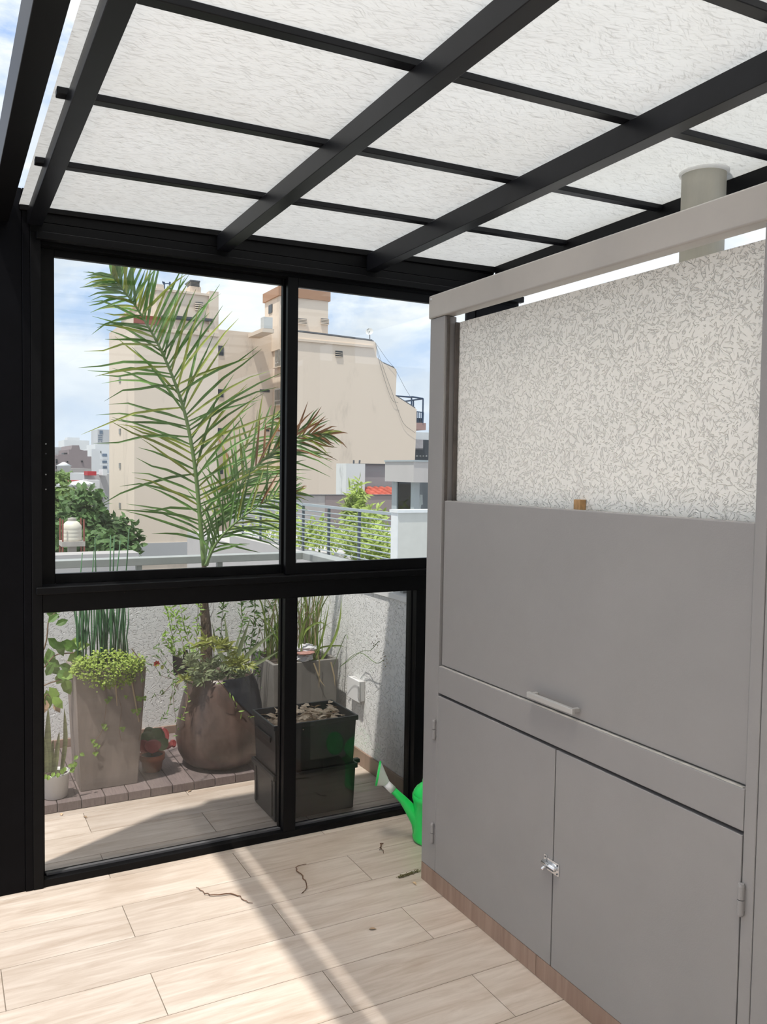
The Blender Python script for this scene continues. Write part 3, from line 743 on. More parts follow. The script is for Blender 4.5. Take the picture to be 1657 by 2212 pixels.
B('tap', M_BIN, bn, 1.633, 1.675, .20, .225, .185, .203, bevel=.003)
B('rib', M_BIN, bn, 1.33, 1.55, .150, .164, .18, .20, bevel=.002)
hm = MB().box(1.242, 1.2485, .20, .38, .335, .36); hm.build('grip', M_BIN, bn, bevel=.003)
hp = MB(); RR = random.Random(5)
for i in range(150):
    p = Vector((RR.uniform(1.28, 1.60), RR.uniform(.20, .39), .372+RR.uniform(0, .03)+.03*math.exp(-((RR.random()-.5)*3)**2)))
    a = RR.uniform(0, 6.28); d = Vector((math.cos(a), math.sin(a), RR.uniform(-.3, .5)))
    hp.leaf(p, d, (RR.uniform(-.6, .6), RR.uniform(-.6, .6), 1), RR.uniform(.03, .06), RR.uniform(.02, .038))
hp.box(1.27, 1.61, .18, .405, .345, .374)
tag(hp.build('dry_leaf_litter', mat('pale_dry_leaves', (.60, .47, .33), .85, noise=(60, .45))), 'tan dry leaf litter inside the black bin', 'leaves', kind='stuff')

# ---- small pots
wp_ = empty('flower_pot', (.449, .762, .0405), 'small white plastic pot with snake plant at the window edge', 'pot')
MB().lathe([(.046, 0), (.052, .004), (.060, .10), (.063, .102), (.063, .112), (.057, .112), (.055, .09)], (.449, .762, .0405), 32).build('shell', M_WPOT, wp_, smooth=True)
MB().lathe([(.054, 0), (.054, .01)], (.449, .762, .13), 24, cap1=True).build('soil', M_SOIL, wp_)
tp_ = empty('flower_pot', (.905, .905, .0405), 'small terracotta pot with red-edged succulent between the big planters', 'pot')
MB().lathe([(.040, 0), (.044, .003), (.052, .055), (.059, .056), (.061, .082), (.054, .082), (.053, .065)], (.905, .905, .0405), 32).build('shell', M_TERRA, tp_, smooth=True)
MB().lathe([(.052, 0), (.052, .008)], (.905, .905, .105), 24, cap1=True).build('soil', M_SOIL, tp_)

# ================================================================ PLANTS
def bez(pts, n):
    """Catmull-Rom through pts"""
    pts = [Vector(p) for p in pts]; P_ = [pts[0]*2-pts[1]]+pts+[pts[-1]*2-pts[-2]]; out = []
    for i in range(n+1):
        u = i/n*(len(pts)-1); k = min(int(u), len(pts)-2); t = u-k
        a, b, c, d = P_[k:k+4]
        out.append(.5*((2*b)+(c-a)*t+(2*a-5*b+4*c-d)*t*t+(3*b-a-3*c+d)*t**3))
    return out
# ---- palm
tk = PY(445, 1440, .93)
palm = empty('palm', (tk.x, .93, .46), 'young feather palm with long arching fronds in the dark pot', 'palm')
tr = MB(); RR = random.Random(3)
tp = bez([(tk.x, .93, .4605), PY(446, 1370, .93), PY(441, 1300, .93), PY(441, 1222, .93)], 10)
tr.tube(tp, [.032, .031, .030, .028, .026, .024, .022, .02, .018, .015, .012], 10)
for i in range(60):
    k = RR.randrange(0, 9); a = RR.uniform(0, 6.28); o = Vector((math.cos(a), math.sin(a), 0))
    tr.strip([tp[k]+o*.026, tp[k]+o*.04+Vector((0, 0, .03)), tp[k]+o*.043+Vector((0, 0, .07))], [.006, .004, .001], o.cross(Vector((0, 0, 1))))
tr.build('trunk', M_TRUNK, palm)
toc = Vector((-.25, -1, .12)).normalized()
def frond(pts, n, Lmax, w, ang, sides=(1, 1), seed=1, thick=.009, mats=(M_PALM,), yel=0, red=0, spread=.5, t0=.06, prof=None, droop=.25, lens=(1, 1), jit=9):
    rr = random.Random(seed); C = bez(pts, 40)
    rad = [thick*(1-.85*i/40) for i in range(41)]
    fr = MB().tube(C, rad, 6).build('frond', M_RACHIS, palm, smooth=True)
    for s_, cnt in ((-1, int(n*sides[0])), (1, int(n*sides[1]))):
        for i in range(cnt):
            t = t0+(1-t0)*(i+rr.random()*.7)/cnt; u = min(t, .999)*40; k = int(u); p = C[k].lerp(C[k+1], u-k)
            T = (C[min(k+2, 40)]-C[max(k-1, 0)]).normalized()
            S = T.cross(toc).normalized()*s_
            a = math.radians(ang[0]*(1-t)+ang[1]*t + rr.gauss(0, jit))
            L = Lmax*(prof(t) if prof else (.55+.45*math.sin(math.pi*min(1, t*1.1)))*(1-.45*max(0, t-.6)/.4))*rr.uniform(.7, 1.15)*(lens[0] if s_ < 0 else lens[1])
            d = (T*math.cos(a)+S*math.sin(a)-toc*(-1)*rr.uniform(-spread, spread)*.6)
            d.normalize(); tip = p+d*L; pts_ = []
            for q in range(5):
                v = q/4; pp = p+d*L*v; pp.z -= droop*L*v*v*(1-abs(d.z)*.6)*rr.uniform(.6, 1.2); pts_.append(pp)
            sd = d.cross(toc+Vector((rr.uniform(-.5, .5), 0, rr.uniform(-.5, .5)))).normalized(); nv = sd.cross(d)
            mm = M_PALM; z = rr.random()
            if z < yel*(.4+t): mm = M_PALMY
            if rr.random() < red*max(0, t-.35)*2: mm = M_PALMR
            MB().vblade(pts_, [w*.5, w, w*.9, w*.6, w*.08], sd, nv, .22).build('leaflet', mm, fr)
Yp = .93
frond([PY(441, 1222, Yp), PY(432, 1120, Yp), PY(420, 1000, Yp-.01), PY(396, 880, Yp-.02), PY(352, 765, Yp-.04), PY(300, 672, Yp-.07), PY(262, 622, Yp-.1), PY(240, 592, Yp-.12)], 72, .40, .0135, (64, 40), (.85, 1.2), seed=2, thick=.0125, yel=.38, prof=lambda t: (.66+.5*math.sin(math.pi*min(1, t*1.2+.1)))*(1-.5*max(0, t-.6)/.4), t0=.07, lens=(.92, 1.12), jit=13)
frond([PY(446, 1222, Yp+.03), PY(478, 1120, Yp+.02), PY(530, 1035, Yp-.03), PY(590, 975, Yp-.08), PY(655, 940, Yp-.14), PY(715, 938, Yp-.2)], 42, .31, .012, (50, 22), (1.0, 1.0), seed=4, thick=.009, yel=.3, red=.55, t0=.2)
frond([PY(444, 1222, Yp-.03), PY(470, 1170, Yp-.08), PY(520, 1120, Yp-.14), PY(590, 1075, Yp-.18), PY(650, 1062, Yp-.2)], 22, .28, .0115, (55, 28), (1.1, .9), seed=6, thick=.008, yel=.15, red=.1, t0=.12)
frond([PY(440, 1218, Yp+.06), PY(462, 1110, Yp+.12), PY(505, 1010, Yp+.18), PY(560, 930, Yp+.22), PY(600, 900, Yp+.25)], 17, .30, .012, (45, 20), seed=8, thick=.008, yel=.25, red=.3, t0=.2)

# ---- horsetail reeds
rd = empty('horsetail_reeds', (.69, .93, .565), 'dense upright dark green horsetail reeds in the tall taupe planter', 'reeds')
RR = random.Random(21)
tall = [(205, 1161), (239, 1156), (247, 1158), (279, 1141), (260, 1168), (203, 1189), (178, 1194)]
for i in range(58):
    y = RR.uniform(.86, 1.0); x = RR.choice([RR.uniform(.56, .60), RR.uniform(.60, .70), RR.uniform(.66, .75), RR.uniform(.72, .80)])
    if i < len(tall):
        tpv = PY(*tall[i], y); x = max(.56, min(.80, tpv.x+RR.uniform(-.06, .03)))
    else: tpv = Vector((x+RR.gauss(0, .02), y+RR.gauss(0, .02), RR.uniform(.80, 1.0)))
    b = Vector((x, y, .568)); pts = [b.lerp(tpv, q/4)+Vector((RR.gauss(0, .003), 0, 0))*(q % 4 > 0) for q in range(5)]
    MB().tube(pts, [.0036, .0034, .0033, .003, .002], 6).build('stem', M_REED, rd, smooth=True)
# ---- lime fern cushion
fe = empty('lime_fern', (.68, .79, .56), 'lime green fern cushion spilling over the taupe planter rim', 'fern')
RR = random.Random(22); fm = MB()
for i in range(1500):
    u = RR.uniform(-1, 1); v = RR.uniform(0, math.pi)
    cx = .675+u*.155; hgt = (1-u*u*.7)
    p = Vector((cx, .80-.10*math.sin(v)*hgt**.5, .575+.085*math.cos(v)*hgt))
    if p.y > .73 and p.z < .585: p.z = .59+RR.random()*.05
    if p.y < .735: p.z = min(p.z, .60+RR.random()*.04)
    if p.z < .57: p.y = min(p.y, .733)
    p += Vector((RR.gauss(0, .006), RR.gauss(0, .006), RR.gauss(0, .01)))
    d = Vector((RR.gauss(0, .6), -.8+RR.gauss(0, .5), RR.gauss(-.1, .5)))
    fm.leaf(p, d, (RR.gauss(0, .4), -.6, .8), RR.uniform(.009, .016), RR.uniform(.008, .013))
tag(fm.build('leaves', M_LIME, fe), kind='stuff')
st = MB()
for i in range(26):
    x = .54+.3*RR.random(); st.tube(bez([(x, .80, .57), (x+RR.gauss(0, .02), .75, .62), (x+RR.gauss(0, .03), .715, .57-RR.random()*.05)], 5), .0012, 4)
st.build('stems', M_GSTEM, fe)
# ---- ivy hanging down the planter front
iv = empty('trailing_ivy', (.70, .74, .60), 'thin trailing ivy strands hanging over the taupe planter front', 'ivy')
RR = random.Random(23)
def on_planter(px, py):
    z = PY(px, py, .75).z; y = .765+(.742-.765)*(z-.04)/.545
    return PY(px, py, y-.006)
for path in ([(262, 1455), (252, 1490), (262, 1530), (258, 1575), (262, 1600)], [(288, 1452), (290, 1490), (297, 1520), (302, 1560)], [(225, 1470), (230, 1512), (222, 1575), (208, 1598), (205, 1625)], [(305, 1440), (308, 1500), (306, 1560), (300, 1600)]):
    MB().tube(bez([on_planter(*q) for q in path], 12), .0012, 4).build('stem', M_STEM, iv)
for px, py, sc in ((222, 1487, 1), (232, 1513, 1.5), (237, 1509, 1.4), (224, 1568, 1.5), (227, 1573, 1.3), (264, 1574, 1.5), (297, 1508, 1.4), (303, 1510, 1.3), (312, 1508, 1.3), (288, 1535, 1.3), (297, 1538, 1.6), (301, 1533, 1.2), (281, 1474, 1.5), (308, 1469, 1), (205, 1608, 1.3), (211, 1612, 1.2), (200, 1600, 1.2), (206, 1627, 1.4), (271, 1505, 1)):
    p = on_planter(px, py)
    for k in range(3):
        a = k*2.1+RR.random(); MB().leaf(p, (math.cos(a), -.35, math.sin(a)), (0, -1, .1), .011*sc, .011*sc).build('leaf', M_BGREEN, iv)
for (a, b) in (((246, 1448), (253, 1525)), ((280, 1455), (300, 1560)), ((283, 1400), (310, 1436))):
    q1, q2 = on_planter(*a)-Vector((0, .015, 0)), on_planter(*b)
    MB().strip([q1, q1.lerp(q2, .5), q2], [.006, .006, .003], (1, 0, 0)).build('dry_blade', M_DRY2, iv)
# ---- leafy shrub at the left edge
rb = empty('leafy_shrub', (.27, .93, .0405), 'broad-leaved green shrub entering at the left window edge', 'shrub')
RR = random.Random(24)
MB().lathe([(.05, 0), (.055, .003), (.07, .17), (.066, .17), (.066, .15)], (.255, .93, .0405), 24, cap1=True).build('nursery_pot', M_BIN, rb, smooth=True)
base = Vector((.255, .93, .20))
for path in ([(97, 1440), (120, 1415), (160, 1410)], [(97, 1480), (125, 1470), (150, 1462)], [(96, 1400), (105, 1340), (118, 1325)], [(90, 1520), (100, 1500), (115, 1510)]):
    P4 = [PY(q[0], q[1], .86) for q in path]
    MB().tube(bez([base, base.lerp(P4[0], .5)+Vector((0, 0, .1)), *P4], 14), .003, 5).build('branch', M_STEM, rb)
for px, py, L, a, mt in ((100, 1325, 26, -20, 0), (118, 1322, 22, 30, 0), (104, 1345, 24, 40, 0), (120, 1350, 24, 20, 0), (103, 1378, 32, -50, 0), (118, 1384, 34, -60, 0), (128, 1388, 36, -20, 0), (104, 1400, 34, -80, 0), (112, 1405, 34, -110, 0), (134, 1384, 30, -50, 0), (150, 1400, 30, 40, 1), (160, 1400, 30, 15, 1), (145, 1428, 34, 25, 1), (158, 1418, 30, -30, 1), (110, 1432, 30, -60, 0), (120, 1450, 34, -30, 0), (100, 1425, 30, -30, 0), (132, 1464, 34, 20, 1), (137, 1464, 36, -70, 1), (122, 1478, 34, 60, 1), (100, 1490, 36, -80, 1), (106, 1484, 34, -60, 1), (112, 1505, 30, -50, 1), (101, 1512, 26, -100, 2), (116, 1518, 22, -60, 2), (99, 1460, 26, 60, 0), (128, 1436, 28, -30, 0)):
    p = PY(px, py, .86+RR.uniform(-.04, .04)); a = math.radians(a); k = L/410.0
    MB().leaf(p, (math.cos(a), RR.uniform(-.4, .2), math.sin(a)), (RR.uniform(-.4, .4), -1, .5), k, k*.62).build('leaf', (M_GREEN, M_BGREEN, M_DRY)[mt], rb)
# ---- snake plant
sn = empty('snake_plant', (.449, .762, .14), 'upright mottled snake plant in the white pot', 'plant')
for (bx, by), (mx_, my), (tx, ty), w, yy in (((105, 1668), (103, 1610), (104, 1528), .030, .775), ((118, 1668), (122, 1630), (128, 1580), .022, .745), ((133, 1664), (141, 1600), (139, 1530), .020, .765), ((100, 1668), (98, 1630), (95, 1590), .022, .74), ((112, 1668), (112, 1625), (115, 1598), .018, .79)):
    pts = bez([PY(bx, by, yy), PY(mx_, my, yy), PY(tx, ty, yy)], 8)
    MB().vblade(pts, [w*q for q in (.75, .9, 1, 1.02, 1, .92, .75, .45, .05)], (1, .15, 0), (0, -1, 0), .16).build('leaf', M_SANS, sn, smooth=True)
# low creeper in the white pot
RR = random.Random(25)
cr_ = empty('pot_creeper', (.47, .72, .15), 'small green creeper at the rim of the white pot', 'plant')
for px, py in ((140, 1656), (147, 1652), (155, 1650), (160, 1655), (150, 1662), (160, 1645), (168, 1632), (172, 1628), (100, 1672), (106, 1674), (125, 1668), (132, 1662), (118, 1668)):
    a = RR.uniform(-2.6, -.3); MB().leaf(PY(px, py, .705), (math.cos(a), -.4, math.sin(a)), (0, -1, .4), .024, .02).build('leaf', M_BGREEN, cr_)
MB().tube(bez([PY(122, 1668, .71), PY(150, 1652, .705), PY(172, 1632, .72)], 6), .0014, 4).build('stem', M_GSTEM, cr_)
# ---- paddle succulent
pd = empty('paddle_succulent', (.905, .905, .11), 'rosette succulent with red-edged paddle leaves in terracotta pot', 'succulent')
def round_leaf(c, u, v, ru, rv, m, parent):
    mb = MB(); n = 16; nn = u.cross(v).normalized()
    for off in (-.002, .002):
        for j in range(n):
            a = 2*math.pi*j/n; r = 1-.25*max(0, -math.sin(a))
            mb.v.append(tuple(c+u*ru*math.cos(a)*r+v*rv*math.sin(a)+nn*off+nn*.006*math.cos(2*a)))
    mb.f += [tuple(range(n)), tuple(range(2*n-1, n-1, -1))]+[(j, (j+1) % n, n+(j+1) % n, n+j) for j in range(n)]
    return mb.build('leaf', m, parent)
for px, py, y, ru, rv, tilt, mm in ((318, 1598, .88, .036, .042, .1, M_PADDLE), (340, 1592, .90, .036, .045, -.2, M_PADDLE), (352, 1588, .92, .03, .04, -.4, M_PADRED), (312, 1612, .86, .036, .03, .5, M_PADRED), (330, 1612, .85, .04, .032, .0, M_PADRED), (350, 1608, .87, .034, .03, -.5, M_PADDLE), (365, 1610, .89, .034, .014, -.5, M_PADRED), (322, 1585, .93, .03, .034, .2, M_PADDLE), (374, 1606, .91, .016, .02, -.3, M_PADRED), (308, 1600, .90, .02, .03, .6, M_PADRED)):
    u = Vector((math.cos(tilt), 0, -math.sin(tilt))); v = Vector((math.sin(tilt), .45, math.cos(tilt))).normalized()
    round_leaf(PY(px, py, y), u, v, ru, rv, mm, pd)
MB().tube([(.905, .905, .112), (.905, .90, .17)], [.006, .004], 6).build('stem', M_STEM, pd)

# ---- bromeliad-like broad leaves in the big pot
br = empty('bromeliad', (1.36, .88, .455), 'broad grey-green strap-leaved plant beside the palm trunk', 'plant')
def strap(pts, w, m, parent, name='leaf', n=10, side=(1, .2, 0), fold=.15):
    C = bez(pts, n); ws = [w*(.7+.3*math.sin(math.pi*min(1, i/n*1.3)))*(1-(i/n)**3)+.0005 for i in range(n+1)]
    T = (C[-1]-C[0]).normalized(); sd = T.cross(toc).normalized()
    return MB().vblade(C, ws, sd, toc, fold).build(name, m, parent, smooth=True)
for (b, mid, t, w, y) in (((505, 1445), (520, 1395), (542, 1332), .026, .86), ((510, 1445), (550, 1400), (600, 1358), .024, .84), ((500, 1445), (492, 1390), (484, 1322), .022, .90), ((512, 1450), (560, 1430), (605, 1405), .022, .82), ((498, 1445), (470, 1400), (458, 1345), .02, .93), ((505, 1448), (530, 1420), (560, 1395), .02, .88), ((500, 1450), (510, 1400), (525, 1345), .018, .95), ((515, 1450), (545, 1440), (540, 1475), .018, .80), ((500, 1452), (470, 1430), (450, 1440), .018, .80)):
    strap([PY(*b, .88), PY(*mid, (y+.88)/2), PY(*t, y)], w, M_OLIVE, br)
# ---- weedy stems with small leaves around the palm
def weed(name, label, stems, seed, m, leafL=.03, dens=9, yl=.9, thick=.0018, dm=M_STEM):
    rr = random.Random(seed); c0 = PY(*stems[0][0], yl)
    w = empty(name, (c0.x, yl, c0.z), label, 'plant'); lf = MB(); sm = MB()
    for s_ in stems:
        C = bez([PY(px, py, yl+rr.uniform(-.05, .05)) for px, py in s_], 14); sm.tube(C, [thick*(1-.6*i/14) for i in range(15)], 4)
        for i in range(1, 15):
            for k in range(dens):
                if rr.random() < .55:
                    a = rr.uniform(0, 6.28); d = Vector((math.cos(a), rr.uniform(-.6, .6), math.sin(a)*.7+.35))
                    lf.leaf(C[i]+Vector((rr.gauss(0, .004),)*3), d, (rr.gauss(0, .5), -1, .6), leafL*rr.uniform(.6, 1.2), leafL*rr.uniform(.18, .3))
    sm.build('stems', dm, w); tag(lf.build('leaves', m, w), kind='stuff'); return w
weed('willowy_weed', 'thin leafy weed stems left of the palm trunk', [[(415, 1455), (398, 1400), (380, 1340), (370, 1290)], [(412, 1450), (408, 1390), (395, 1340), (388, 1295)], [(425, 1450), (425, 1400), (426, 1350), (428, 1300)], [(405, 1450), (385, 1420), (365, 1395), (352, 1372)], [(400, 1450), (378, 1400), (368, 1350), (362, 1320)]], 31, M_BGREEN, .036, 6)
weed('flowering_weed', 'straggly brown twigs with green leaves between planter and pot', [[(395, 1465), (365, 1430), (345, 1405), (330, 1400)], [(392, 1468), (365, 1450), (345, 1425), (322, 1415)], [(390, 1468), (370, 1480), (350, 1500), (330, 1505)], [(385, 1470), (372, 1495), (365, 1530), (345, 1560)], [(388, 1470), (350, 1460), (335, 1440), (318, 1430)], [(392, 1468), (375, 1500), (378, 1540), (384, 1590)]], 32, M_GREEN, .026, 2, .83, .0016)
weed('willow_herb', 'tall thin leafy stems right of the palm against the wall', [[(540, 1440), (555, 1380), (575, 1330), (600, 1290)], [(535, 1440), (545, 1370), (550, 1320), (548, 1290)], [(545, 1445), (575, 1400), (595, 1360), (612, 1330)], [(530, 1440), (528, 1380), (522, 1330), (520, 1292)], [(550, 1450), (580, 1440), (600, 1420), (615, 1390)], [(480, 1440), (478, 1380), (480, 1330), (486, 1292)], [(545, 1450), (570, 1465), (578, 1500), (585, 1540)], [(560, 1440), (590, 1460), (598, 1480), (600, 1500)]], 33, M_GREEN, .038, 6, 1.0)
weed('trailing_creeper', 'long trailing creeper hanging from the dark pot beside the bin', [[(470, 1470), (490, 1492), (512, 1525), (530, 1545), (556, 1548)], [(575, 1540), (580, 1570), (573, 1600), (565, 1625)], [(578, 1590), (570, 1630), (572, 1655), (582, 1675)], [(405, 1475), (405, 1510), (398, 1540), (388, 1555)]], 34, M_BGREEN, .030, 2, .66, .0022)
weed('pot_ground_cover', 'low spiky green ground cover over the dark pot rim', [[(410, 1460), (425, 1440), (440, 1445)], [(440, 1455), (455, 1430), (470, 1440)], [(430, 1465), (450, 1460), (470, 1468)], [(470, 1455), (500, 1440), (530, 1455)], [(400, 1470), (420, 1462), (440, 1475)], [(480, 1462), (510, 1455), (525, 1465)], [(400, 1440), (412, 1425), (425, 1420)], [(445, 1450), (452, 1465), (462, 1480)]], 35, M_OLIVE, .04, 9, .77)
weed('pot_spider_plant', 'yellowish arching spider plant tufts on the dark pot', [[(395, 1470), (405, 1462), (425, 1460)], [(425, 1400), (440, 1385), (465, 1392)], [(470, 1390), (490, 1400), (500, 1430)], [(500, 1440), (520, 1430), (540, 1440)]], 36, M_PALMY, .05, 7, .76)
fl_ = empty('red_blossom', tuple(PY(338, 1435, .83)), 'small red blossom between the taupe planter and dark pot', 'flower')
for k in range(7):
    a = k*.9; MB().leaf(PY(338, 1433, .82), (math.cos(a), -.5, math.sin(a)), (0, -1, 0), .018, .012).build('petal', M_RED if k < 5 else M_PALMY, fl_)
for k in range(4):
    a = -1+k*.5; MB().leaf(PY(347, 1440, .82), (math.cos(a), -.5, math.sin(a)), (0, -1, 0), .018, .011).build('sepal', M_PALMY, fl_)

# ---- grass in the grey planter
gr = empty('tall_grass', (1.655, .95, .505), 'tall mixed green and straw grass in the grey planter', 'grass')
RR = random.Random(41)
for i in range(120):
    bx, by = RR.uniform(1.52, 1.80), RR.uniform(.84, 1.08); b = Vector((bx, by, .508))
    h_ = RR.uniform(.18, .45); lean = RR.gauss(0, .10); ly = RR.gauss(-.02, .05)
    t = b+Vector((lean, ly, h_)); t.x = min(t.x, 1.85); md = b+Vector((lean*.25, ly*.3, h_*.65)); pts = bez([b, md, t], 6)
    if RR.random() < .25:
        t2 = t+Vector((lean*.7+RR.gauss(0, .03), -.03, -h_*.25)); t2.x = min(t2.x, 1.86); pts = bez([b, md, t, t2], 8)
    w = RR.uniform(.003, .010); n = len(pts)
    MB().vblade(pts, [w*(1-(q/(n-1))**2.5)+.0003 for q in range(n)], (1, RR.uniform(-.6, .6), 0), (0, -1, 0), .15).build('blade', RR.choice([M_GRASS, M_GRASS, M_BGREEN, M_DRY2, M_GRASS, M_DRY2]), gr)
for path in ([(735, 1440), (780, 1408), (800, 1405), (818, 1385)], [(735, 1440), (775, 1410), (812, 1432), (830, 1425)], [(720, 1440), (745, 1375), (752, 1380)]):
    MB().tube(bez([PY(px, py, yy_) for (px, py), yy_ in zip(path, (.76, .58, .42, .36))], 12), .0016, 4).build('flower_stem', M_GSTEM, gr)
for path, w_ in (([(690, 1432), (722, 1380), (735, 1330), (737, 1288)], .014), ([(650, 1425), (655, 1370), (685, 1345), (708, 1352), (727, 1375)], .012), ([(645, 1400), (660, 1340), (690, 1312)], .014), ([(680, 1430), (700, 1360), (712, 1300)], .012), ([(670, 1430), (690, 1400), (735, 1395), (745, 1400)], .010), ([(640, 1440), (690, 1425), (735, 1445)], .009)):
    strap([PY(px, py, .80) for px, py in path], w_, M_GRASS, gr, 'blade')
for path in ([(678, 1432), (692, 1470), (702, 1483)], [(690, 1425), (690, 1460), (689, 1487)], [(715, 1430), (722, 1460), (724, 1482)]):
    MB().strip([PY(px, py, .775) for px, py in path], [.008, .007, .002], (1, 0, 0)).build('dry_blade', M_DRY2, gr)
fs = MB(); RR = random.Random(42)
for cx, cy in ((812, 1388), (828, 1425)):
    for k in range(16):
        p = PY(cx+RR.gauss(0, 6), cy+RR.gauss(0, 9), .36); fs.leaf(p, (RR.gauss(0, 1), RR.gauss(0, 1), RR.gauss(0, 1)), (0, -1, 0), .008, .005)
fs.build('seed_heads', M_DRY2, gr)
# ---- white bag on the planter
bg_ = empty('plastic_bag', tuple(PY(665, 1432, .80)), 'crumpled white plastic bag on the grey planter rim', 'bag')
RR = random.Random(43)
def crumple(cx, cy, y, rx, ry, rz, m, name, amp=.25):
    mb = MB(); n, k = 18, 10; c = PY(cx, cy, y)
    for i in range(k+1):
        ph = -math.pi/2+math.pi*i/k
        for j in range(n):
            th = 2*math.pi*j/n; r = 1+RR.uniform(-amp, amp)
            mb.v.append((c.x+rx*r*math.cos(ph)*math.cos(th), c.y+ry*r*math.cos(ph)*math.sin(th), c.z+rz*r*math.sin(ph)))
    for i in range(k):
        for j in range(n):
            a = i*n+j; d = i*n+(j+1) % n; mb.f.append((a, d, d+n, a+n))
    return mb.build(name, m, bg_)
crumple(660, 1400, .83, .055, .035, .020, M_BAG, 'bag_top'); crumple(658, 1420, .81, .045, .03, .022, M_BAG, 'bag_bottom')
crumple(660, 1410, .80, .050, .032, .010, M_BAGR, 'contents', .1)

# ---- debris on the floor
def litter(name, label, path, r, m):
    rr = random.Random(len(path)+int(path[0][0])); C = [c+Vector((rr.gauss(0, .0025), rr.gauss(0, .0025), abs(rr.gauss(0, .002)))) for c in bez([at(px, py, 'Z', .004) for px, py in path], 20)]
    return tag(MB().tube(C, [r*(1-.5*abs(i/10-1)) for i in range(21)], 5).build(name, m), label, 'twig')
litter('dry_twig', 'long dry brown twig on the floor tiles below the window', [(424, 1917), (440, 1929), (462, 1934), (508, 1932), (525, 1944), (545, 1953)], .0023, M_TWIG)
litter('dry_twig', 'curled dry brown twig near the meeting of sun and shade', [(661, 1868), (641, 1872), (645, 1885), (662, 1903), (660, 1922), (652, 1932)], .0023, M_TWIG)
litter('dry_twig', 'short faint twig near the watering can', [(820, 1836), (824, 1824), (822, 1832), (830, 1842)], .002, M_TWIG)
def bits(name, label, spots, m, L=.02):
    rr = random.Random(len(spots))
    for i, (px, py, lab) in enumerate(spots):
        p = at(px, py, 'Z', .0015); a = rr.uniform(0, 6.28)
        mb = MB().leaf(p+Vector((0, 0, .001)), (math.cos(a), math.sin(a), .08), (0, 0, 1), L, L*.5)
        tag(mb.build(name, m), lab, 'leaf')
bits('fallen_leaf', '', [(413, 1707, 'curled pale dry leaf at the deck edge by the dark pot'), (132, 1757, 'pale dry leaf at the deck corner by the white pot'), (181, 1763, 'tiny yellow dry leaf on the outdoor tiles below the planter'), (796, 2008, 'small dark bit of leaf on the floor near the cabinet plinth'), (892, 1905, 'dark moss bit by the cabinet corner')], M_DRY, .028)
ms_ = MB(); RR = random.Random(51)
for i in range(160):
    t = RR.random(); p = at(862+t*42, 1896-t*14, 'Z', .0005)+Vector((RR.gauss(0, .006), RR.gauss(0, .004), RR.random()*.002))
    a = RR.uniform(0, 6.28); ms_.leaf(p, (math.cos(a), math.sin(a), .3), (0, 0, 1), .009, .004)
tag(ms_.build('moss_strip', mat('moss', (.10, .085, .03), .95, noise=(80, .4))), 'dark moss along the tile joint at the cabinet corner', 'moss', kind='stuff')

# ================================================================ CITY BEYOND
GZ = -11.0
gd = MB().box(-400, 900, 2.5, 900, GZ-1, GZ).build('ground', M_GROUND); tag(gd, 'street level far below the terrace', kind='structure')
def fx(px, Y): return PY(px, 1000, Y).x
def fz(px, py, Y): return PY(px, py, Y).z
def rect_on_y(name, m, parent, px0, px1, py0, py1, Y, d=.15, proud=.05, bevel=0):
    """box on a wall facing the terrace (plane Y), drawn from photo measurements"""
    xa, xb = fx(px0, Y), fx(px1, Y); c = (px0+px1)/2
    return B(name, m, parent, xa, xb, Y-proud, Y+d, fz(c, py1, Y), fz(c, py0, Y))
def yon(px, X): return at(px, 1000, 'X', X).y
def rect_on_x(name, m, parent, px0, px1, py0, py1, X, proud=.05, d=.15):
    ya, yb = sorted((yon(px0, X), yon(px1, X))); c = (px0+px1)/2
    z1, z0 = at(c, py0, 'X', X).z, at(c, py1, 'X', X).z
    return B(name, m, parent, X-proud, X+d, ya, yb, z0, z1)

# ---- big beige apartment block
Y0 = 45.0
xL, xR = fx(290, Y0), fx(470, Y0)
ap = empty('apartment_block', ((xL+xR)/2+6, Y0+3, GZ), 'large weathered beige apartment block with stepped party wall', 'building')
yB = yon(236, xL)
zt = fz(380, 631, Y0); zs = fz(380, 716, Y0)
B('tower_wall', M_BEIGE, ap, xL, xR, Y0, yB, GZ, zs)
xU = fx(340, Y0)
B('upper_storey', M_BEIGE2, ap, xU, xR-.5, Y0+.15, yon(262, xU), zs, zt)
B('roof_slab', M_BEIGE2, ap, xU-.12, xR-.4, Y0+.02, yon(262, xU)+.2, zt, zt+.12)
B('corner_pier', M_BEIGE2, ap, xU-.05, xU+.35, Y0+.05, Y0+.5, zs, zt+.35)
B('corner_pier', M_BEIGE2, ap, xR-.55, xR, Y0-.05, Y0+.6, zs, zt+.28)
B('cornice', M_BEIGE2, ap, xL-.05, xR+.05, Y0-.12, Y0, zs-.1, zs+.12)
B('parapet_wall', M_BEIGE2, ap, xL, xL+.25, Y0, yB, zs, zs+.75)
B('parapet_wall', M_BEIGE2, ap, xL, xU, Y0, Y0+.25, zs, zs+.35)
rect_on_y('red_band', M_REDPAINT, ap, 289, 346, 682, 700, Y0-.13, d=.1, proud=.05)
rect_on_y('grey_base', M_GREYBASE, ap, 290, 420, 1172, 1215, Y0, d=.02, proud=.06)
for px0, px1, py0, py1 in ((348, 372, 683, 690), (376, 420, 684, 692), (437, 458, 688, 694)):
    rect_on_y('slot', M_DARKWIN, ap, px0, px1, py0, py1, Y0-.05, proud=.08)
ch = rect_on_y('chimney', M_BEIGE2, ap, 408, 432, 619, 634, Y0+1.2, d=1.0)
c2_ = rect_on_y('chimney_louvre', M_BEIGE2, ap, 411, 429, 609, 620, Y0+1.25, d=.8)
